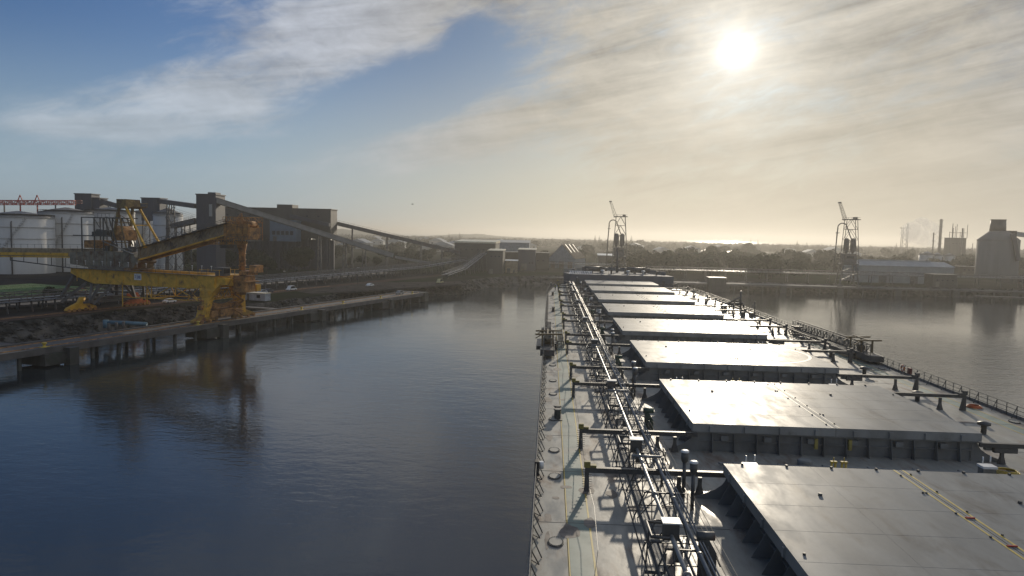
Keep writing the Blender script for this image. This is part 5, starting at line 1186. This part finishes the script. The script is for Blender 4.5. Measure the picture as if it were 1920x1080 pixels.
# chemical works behind: columns, stacks and their steam
def stack(lab, u, v, Y, r, name='chimney', cat='chimney', rings=0, m_=None, r2=None):
    p = atY(u, v, Y); t = thing(name, lab, cat, (p.x, Y, lz)); b_ = MB(); b_.tube([(p.x, Y, lz), (p.x, Y, p.z)], r, 14, r2); b_.build('shaft', m_ or lgrey, t)
    if rings:
        b_ = MB()
        for k in range(rings):
            z = lz+(p.z-lz)*(k+1)/(rings+.3); b_.cyl((p.x, Y), r+1.3, z, z+.3, 14)
            for j in range(8): a = j*math.pi/4; b_.bar((p.x+math.cos(a)*(r+1.2), Y+math.sin(a)*(r+1.2), z), (p.x+math.cos(a)*(r+1.2), Y+math.sin(a)*(r+1.2), z+1.3), .1)
        b_.build('platform', m_ or lgrey, t)
    return t
stack('tall process column with platforms left of the silo, widest one', 1765, 411, 1100, 1.9, 'process_column', 'column', 7)
stack('shorter process column beside the widest one', 1751, 436, 1100, .9, 'process_column', 'column', 4)
stack('slim steel stack rightward of the process columns', 1787, 419, 1050, .7, r2=.5)
stack('slim lattice guyed stack next to the slim steel stack', 1792, 424, 1060, .5, r2=.35)
stack('dark stack standing close to the silo', 1805, 428, 1000, .9, rings=1)
stack('thin mast left of the silo', 1824, 456, 900, .35)
t = thing('lattice_tower', 'distant lattice tower with a platform on four legs', 'tower', (atY(1697, 425, 1500).x, 1500, lz)); p = atY(1697, 428, 1500); b_ = MB()
for sx_ in (-4.5, 4.5):
    for sy_ in (-3, 3): b_.bar((p.x+sx_*1.3, 1500+sy_, lz), (p.x+sx_, 1500+sy_, p.z), .9)
for k in range(5): z = lz+k*9; b_.bar((p.x-5.5, 1497, z), (p.x+5, 1497, z+9), .5); b_.bar((p.x+5.5, 1497, z), (p.x-5, 1497, z+9), .5)
b_.build('frame', lgrey, t); b_ = MB(); b_.box(p.x-7, p.x+7, 1494, 1506, p.z, p.z+1.2); b_.box(p.x+4, p.x+6, 1499, 1501, p.z+1.2, p.z+9); b_.build('platform', lgrey, t)
t, q_ = house('dark process building with pipe racks left of the silo', 1783, 1812, 446, 500, 1000, 16, clad2, name='process_building', cat='building', zb=lz)
b_ = MB()
for i in range(6): x = q_[0]-2+i*4.5; b_.bar((x, 1000, q_[4]), (x, 1000, q_[4]+8+(i % 3)*5), .5)
b_.bar((q_[0]-2, 1000, q_[4]+7), (q_[1], 1000, q_[4]+7), .5); b_.build('pipe_rack', lgrey, t); win_row(t, q_[0]+1, q_[1]-1, 1000, q_[4]-8, 1.8, 1.4, 4)
for i, (u, v, r) in enumerate(((1738, 474, 7), (1780, 477, 5), (1757, 476, 6))):
    p = atY(u, v, 760); tank(p.x, 760, r, p.z-lz-r*.3, ['pale storage sphere-topped tank left in the works', 'pale small tank right in the works', 'pale middle tank in the works below the columns'][i], cone=r*.5)
# steam plume (volume)
sv = MB(); p0, p1 = atY(1742, 462, 1150), atY(1690, 418, 1150)
for k, (u, v, r) in enumerate(((1752, 455, 9), (1738, 447, 13), (1724, 441, 16), (1710, 436, 17), (1745, 432, 14), (1728, 425, 15))):
    p = atY(u, v, 1150); sv.csm = True; sv.revolve((p.x, p.y, p.z-r), [(r*math.sin(math.pi*i/8)+.01, r-r*math.cos(math.pi*i/8)) for i in range(9)], 14)
sm_ = bpy.data.materials.new('steam'); sm_.use_nodes = True; nt = sm_.node_tree; nt.nodes.clear(); q = NG(nt)
o_ = q.n('ShaderNodeOutputMaterial'); pvn = q.n('ShaderNodeVolumePrincipled'); nt.links.new(pvn.outputs[0], o_.inputs['Volume']); pvn.inputs['Color'].default_value = (.95, .95, .95, 1); pvn.inputs['Density'].default_value = .03; pvn.inputs['Anisotropy'].default_value = .3
setting(sv.build('steam', sm_), 'stuff')
# ---------------------------------------------------------------- far land: houses, trees, hills, lagoons
fr_ = random.Random(21)
lgm = water_mat('lagoon_water', 1.0, [(.3, .3, .6, .2), (1.2, .06, 1, 0)], .12)
def lagoon(name, pts, z=lz+.05):
    b_ = MB(); b_.face([(x, y, z) for x, y in pts]); setting(b_.build(name, lgm))
def lg_px(name, pts): lagoon(name, [tuple(atZ(u, v, lz+.05).xy) for u, v in pts])
lg_px('lagoon', [(1287, 470.2), (1300, 466.6), (1330, 466.2), (1345, 467.8), (1400, 469.6), (1480, 472.4), (1520, 474.4), (1470, 475), (1390, 473.6), (1330, 471.4)])
lg_px('lagoon', [(640, 452), (690, 449), (780, 451), (850, 453.5), (850, 456.5), (780, 457.5), (700, 459), (640, 458)])
lg_px('lagoon', [(1075, 458), (1120, 456.5), (1150, 458), (1130, 460.5), (1090, 461)])
# hills
def hill(lab, pts, Y, dep, m_):
    b_ = MB(); n = len(pts); P = [atY(u, v, Y) for u, v in pts]; nn_ = 60; rows = []
    for j in range(7):
        row = []
        for i in range(nn_+1):
            f_ = i/nn_*(n-1); k = min(int(f_), n-2); p = P[k].lerp(P[k+1], f_-k); hh = max(.5, p.z-lz); prof = [0, .45, .8, 1, .85, .4, 0][j]
            row.append((p.x+fr_.uniform(-1, 1)*dep*.02, Y+dep*(j-3)/3, lz-.5+hh*prof*(1+fr_.uniform(-.05, .05))))
        rows.append(row)
    vs = [p for r_ in rows for p in r_]; b_.csm = True; b_.raw(vs, [(j*(nn_+1)+i, j*(nn_+1)+i+1, (j+1)*(nn_+1)+i+1, (j+1)*(nn_+1)+i) for j in range(6) for i in range(nn_)])
    setting(b_.build('hill', m_))
hill('', [(560, 440), (640, 429), (700, 434), (760, 443), (800, 442), (860, 439), (900, 438.5), (940, 443), (1010, 447), (1080, 449), (1150, 452)], 3600, 500, leafs[0])
hill('', [(1060, 452), (1120, 451), (1200, 455), (1330, 459), (1450, 461), (1560, 461), (1700, 463), (1800, 467), (1980, 470)], 3000, 260, leafs[0])
# trees
def crown_mesh(b_, rnd, H, r, nl, leaf, lobes=9, cz=.62):
    L = []
    for _ in range(lobes):
        a = rnd.uniform(0, 6.28); q_ = rnd.uniform(0, .62)*r; L.append((math.cos(a)*q_, math.sin(a)*q_, H*rnd.uniform(.42, .82), r*rnd.uniform(.35, .6)))
    for _ in range(nl):
        x, y, z, rr_ = rnd.choice(L); v = Vector((rnd.gauss(0, 1), rnd.gauss(0, 1), rnd.gauss(0, .8))); v.normalize(); v *= rr_*rnd.uniform(.7, 1.08); p = Vector((x, y, z))+v*1.0; p.z = z+v.z*.8
        n_ = (v.normalized()+Vector((rnd.uniform(-.7, .7), rnd.uniform(-.7, .7), rnd.uniform(-.3, .9)))).normalized(); a_ = n_.orthogonal().normalized(); c_ = n_.cross(a_); s_ = leaf*rnd.uniform(.6, 1.4)
        b_.face([p+a_*s_, p+c_*s_*.7, p-a_*s_, p-c_*s_*.7])
    return L
def make_tree(seed, H, r, nl, leaf, m_, name='broadleaf_tree'):
    rnd = random.Random(seed); t = bpy.data.objects.new(name, None); C.objects.link(t); t['_local'] = 1; t['category'] = 'tree'
    cb_ = MB(); L = crown_mesh(cb_, rnd, H, r, nl, leaf); cb_.build('crown', m_, t, off=(0, 0, 0))
    tb_ = MB(); tb_.tube([(0, 0, -.3), (.1, 0, H*.25), (0, .1, H*.5)], [H*.035, H*.026, H*.018], 8)
    for x, y, z, rr_ in L[:6]: tb_.tube([(0, 0, H*.28), (x*.5, y*.5, (H*.3+z)/2), (x, y, z)], [H*.016, H*.011, H*.005], 6)
    tb_.build('trunk', bark, t, off=(0, 0, 0)); return t
def make_pine(seed, H):
    rnd = random.Random(seed); t = bpy.data.objects.new('pine_tree', None); C.objects.link(t); t['_local'] = 1; t['category'] = 'tree'; b_ = MB()
    for k in range(13):
        z = H*(.18+.8*k/13); w_ = H*.2*(1-k/13.5)
        for j in range(12):
            a = j*math.pi/6+rnd.uniform(-.2, .2); c_, s_ = math.cos(a), math.sin(a); zz = z+rnd.uniform(-.3, .3)
            b_.face([(0, 0, zz+.2), (c_*w_-s_*w_*.18, s_*w_+c_*w_*.18, zz+w_*.12), (c_*w_*1.1, s_*w_*1.1, zz+w_*.2), (c_*w_+s_*w_*.18, s_*w_-c_*w_*.18, zz+w_*.12)])
            b_.face([(c_*w_*.3, s_*w_*.3, zz), (c_*w_, s_*w_, zz+w_*.3), (c_*w_*.8, s_*w_*.8, zz-w_*.15)])
    b_.build('crown', leafs[0], t, off=(0, 0, 0)); MB().tube([(0, 0, -.3), (0, 0, H)], H*.022, 8, H*.004).build('trunk', bark, t, off=(0, 0, 0)); return t
def place(src, x, y, s, rz, lab, grp=None, z=lz, used=set()):
    if src.name not in used: used.add(src.name); c_ = src
    else: c_ = copy_tree(src)
    c_.location = (x, y, z-.1); c_.scale = (s, s, s*1.0); c_.rotation_euler.z = rz; c_['label'] = lab
    if grp: c_['group'] = grp
    return c_
bigtree = make_tree(1, 15, 10.5, 9000, .42, leafs[1], 'fig_tree')
p = atZ(560, 512, lz); place(bigtree, p.x, p.y, 1.0, 0, 'big spreading dark tree in front of the bin building')
nt_ = [make_tree(2, 11, 7, 3200, .45, leafs[0]), make_tree(3, 12, 7.5, 3200, .45, leafs[1]), make_tree(4, 10, 7, 3200, .45, leafs[2])]
named = [(500, 514, 1.0, 'dark tree directly left of the big spreading tree'), (478, 508, 1.05, 'dark tree under the loader boom head'), (430, 505, 1.15, 'dark tree below the middle of the loader boom'), (380, 500, 1.1, 'dark tree at the foot of the tall grey tower'), (340, 505, 1.05, 'dark tree left of the tall grey tower'),
         (655, 500, .62, 'first low tree right of the bin building'), (680, 500, .75, 'second low tree right of the bin building'), (705, 500, .6, 'third low tree right of the bin building'), (745, 493, .9, 'rounded tree under the railed gallery'), (770, 490, 1.0, 'taller tree under the railed gallery near its middle'), (795, 490, .85, 'tree by the low end of the railed gallery'),
         (610, 503, .7, 'low tree at the corner of the bin building'), (835, 487, .8, 'tree left of the cream roofed transfer house'), (630, 488, 1.0, 'tree behind the low trees right of the bin building'), (310, 503, .9, 'dark tree below the rightmost tank'), (720, 487, .9, 'tree behind the third low tree')]
for i, (u, v, s, lab) in enumerate(named): p = atZ(u, v, lz); place(nt_[i % 3], p.x, p.y, s, i*1.3, lab)
ft_ = [make_tree(12, 11, 7.5, 750, .95, leafs[0]), make_tree(13, 12, 7.5, 750, .95, leafs[1]), make_tree(14, 9, 7, 700, .9, leafs[2])]
k = 0
def band(n, u0, u1, Y0, Y1, s0, s1, lab, grp):
    global k
    for i in range(n):
        Y = fr_.uniform(Y0, Y1); p = atY(fr_.uniform(u0, u1), 460, Y); place(ft_[k % 3], p.x, Y, fr_.uniform(s0, s1), fr_.uniform(0, 6), lab, grp); k += 1
band(84, 1150, 1625, 475, 760, .85, 1.5, 'rounded tree in the dense wood on the far bank behind the cranes', 'trees on the far bank behind the cranes')
band(26, 1790, 1920, 600, 900, .9, 1.3, 'rounded tree among the works behind the right bank', 'trees among the works on the right')
band(20, 1620, 1830, 530, 800, .8, 1.2, 'rounded tree behind the long blue grey warehouse', 'trees behind the warehouse')
band(22, 960, 1180, 560, 900, .6, 1.0, 'rounded tree around the sheds left of the ship bow', 'trees around the sheds beyond the bow')
band(34, 620, 960, 560, 1000, .7, 1.1, 'rounded tree on the flats behind the sloping conveyors', 'trees on the flats beyond the conveyors')
band(38, 1000, 1900, 900, 1800, 1.0, 1.7, 'rounded tree on the distant flats below the sea horizon', 'trees on the distant flats')
# far wood that reads as one mass
wd = MB(); wr = random.Random(9)
for i in range(2600):
    Y = wr.uniform(1500, 3000); u = wr.uniform(560, 2000); p = atY(u, 460, Y)
    v_ = atZ(u, 460, lz); w_ = wr.uniform(8, 22); h_ = wr.uniform(5, 11); vs = []
    q_ = atY(u, 460, Y)
    for _ in range(5):
        cx_, cy_, cz_ = q_.x+wr.uniform(-w_, w_), Y+wr.uniform(-w_, w_), lz+h_*wr.uniform(.3, .9)
        r_ = h_*wr.uniform(.35, .6); wd.raw([(cx_+r_, cy_, cz_), (cx_-r_, cy_, cz_), (cx_, cy_+r_, cz_), (cx_, cy_-r_, cz_), (cx_+r_*.2, cy_, cz_+r_), (cx_, cy_, lz-1)], [(0, 2, 4), (2, 1, 4), (1, 3, 4), (3, 0, 4), (2, 0, 5), (1, 2, 5), (3, 1, 5), (0, 3, 5)])
setting(wd.build('wood', leafs[0]), 'stuff')
pn = [make_pine(31, 26), make_pine(32, 22)]
for i, (u, vt, Y) in enumerate(((1395, 450, 1600), (1404, 452, 1650), (1421, 449, 1600), (1431, 455, 1700), (1457, 454, 1600), (1471, 457, 1700), (1482, 456, 1650), (1495, 450, 1600), (1513, 453, 1600), (1525, 457, 1700), (1541, 455, 1650), (1184, 441, 1500), (1209, 450, 1600), (1116, 440, 1600), (1124, 441, 1620), (1681, 455, 1300), (1712, 460, 1300), (1408, 447, 1580), (862, 435, 2000), (842, 436, 2100))):
    p = atY(u, vt, Y); s = (p.z-lz)/(26 if i % 2 == 0 else 22); place(pn[i % 2], p.x, Y, max(.5, s), i*.7, 'tall narrow pine standing on the far sea horizon', 'pines along the horizon')
# scattered far houses
hb0 = bpy.data.objects.new('house', None); C.objects.link(hb0); hb0['_local'] = 1; hb0['category'] = 'house'
MB().box(-7, 7, -5, 5, 0, 4.2).build('wall', clad3, hb0, off=(0, 0, 0))
b_ = MB(); b_.plate([(-7.5, 0, 4.2), (7.5, 0, 4.2), (7.5, 0, 4.3), (0, 0, 7.0), (-7.5, 0, 4.3)], (0, 11, 0)); b_.build('roof', roof_g, hb0, off=(0, 0, 0))
for x in (-4, 4): MB().box(x-1, x+1, -5.08, -5.005, 1.2, 2.8).build('window', glass, hb0, off=(0, 0, 0))
for i in range(46):
    Y = fr_.uniform(800, 1900); u = fr_.uniform(1010, 1620) if i < 22 else fr_.uniform(640, 1000); p = atY(u, 460, Y); place(hb0, p.x, Y, fr_.uniform(.9, 2.2), fr_.uniform(-.5, .5), 'pale roofed house on the distant flats', 'houses on the distant flats')
# abandoned red farm machine and bushes on the grass
t = thing('tractor', 'old red tractor standing on the verge at the left edge', 'tractor', tuple(W(92, 88, lz)), .4, local=True)
b_ = MB(); b_.box(-2, .2, -.6, .6, .8, 1.7); b_.box(.2, 1.6, -.8, .8, .7, 1.3); b_.build('body', red_p, t, off=(0, 0, 0)); b_ = MB(); b_.box(.2, 1.5, -.75, .75, 2.5, 2.65)
for x in (.25, 1.45):
    for y in (-.7, .7): b_.bar((x, y, 1.3), (x, y, 2.5), .08)
b_.build('cab_frame', orange_p, t, off=(0, 0, 0))
for x, r_ in ((1.0, .85), (-1.5, .5)):
    for y in (-.95, .95): MB().tube([(x, y-.2, r_), (x, y+.2, r_)], r_, 16).build('wheel', white_p if r_ > .6 and y > 0 else black_p, t, off=(0, 0, 0))
sb = make_tree(41, 3, 2.4, 900, .22, leafs[0], 'bush')
sb['category'] = 'bush'
for i, (s, tt, sc_, lab) in enumerate(((84, 92, 1.2, 'dark bush on the verge left of the red tractor'), (100, 84, 1.0, 'dark bush on the verge right of the red tractor'), (106, 88, .8, 'smaller bush near the grass edge by the loader legs'))):
    p = W(s, tt, lz); place(sb, p.x, p.y, sc_, i, lab)
# bird far out over the basin
bt = thing('bird', 'small dark bird flying high over the harbour left of centre', 'bird', tuple(atY(773, 383, 220)), .3, local=True)
b_ = MB(); b_.csm = True; b_.tube([(-.35, 0, 0), (-.1, 0, .03), (.2, 0, .03), (.4, 0, .05), (.5, 0, .04)], [.02, .08, .09, .05, .01], 8)
for sg_ in (-1, 1): b_.raw([(-.12, sg_*.05, .05), (.15, sg_*.05, .05), (.12, sg_*.5, .2), (-.05, sg_*.55, .2), (-.1, sg_*1.0, .1)], [(0, 1, 2, 3), (3, 2, 4)])
b_.build('body', dark_steel, bt, off=(0, 0, 0))
# ---------------------------------------------------------------- haze
hzm = bpy.data.materials.new('haze'); hzm.use_nodes = True; nt = hzm.node_tree; nt.nodes.clear(); q = NG(nt)
o_ = q.n('ShaderNodeOutputMaterial'); pvn = q.n('ShaderNodeVolumePrincipled'); nt.links.new(pvn.outputs[0], o_.inputs['Volume']); pvn.inputs['Color'].default_value = (.60, .585, .55, 1); pvn.inputs['Density'].default_value = HAZE_D; pvn.inputs['Anisotropy'].default_value = HAZE_G
setting(MB().box(-31000, 31000, -3100, 41000, -9.5, 85).build('haze', hzm), 'stuff')
sc.cycles.volume_bounces = 0
for o in bpy.data.objects:
    if '_local' in o.keys(): del o['_local']
    if '_used' in o.keys(): del o['_used']
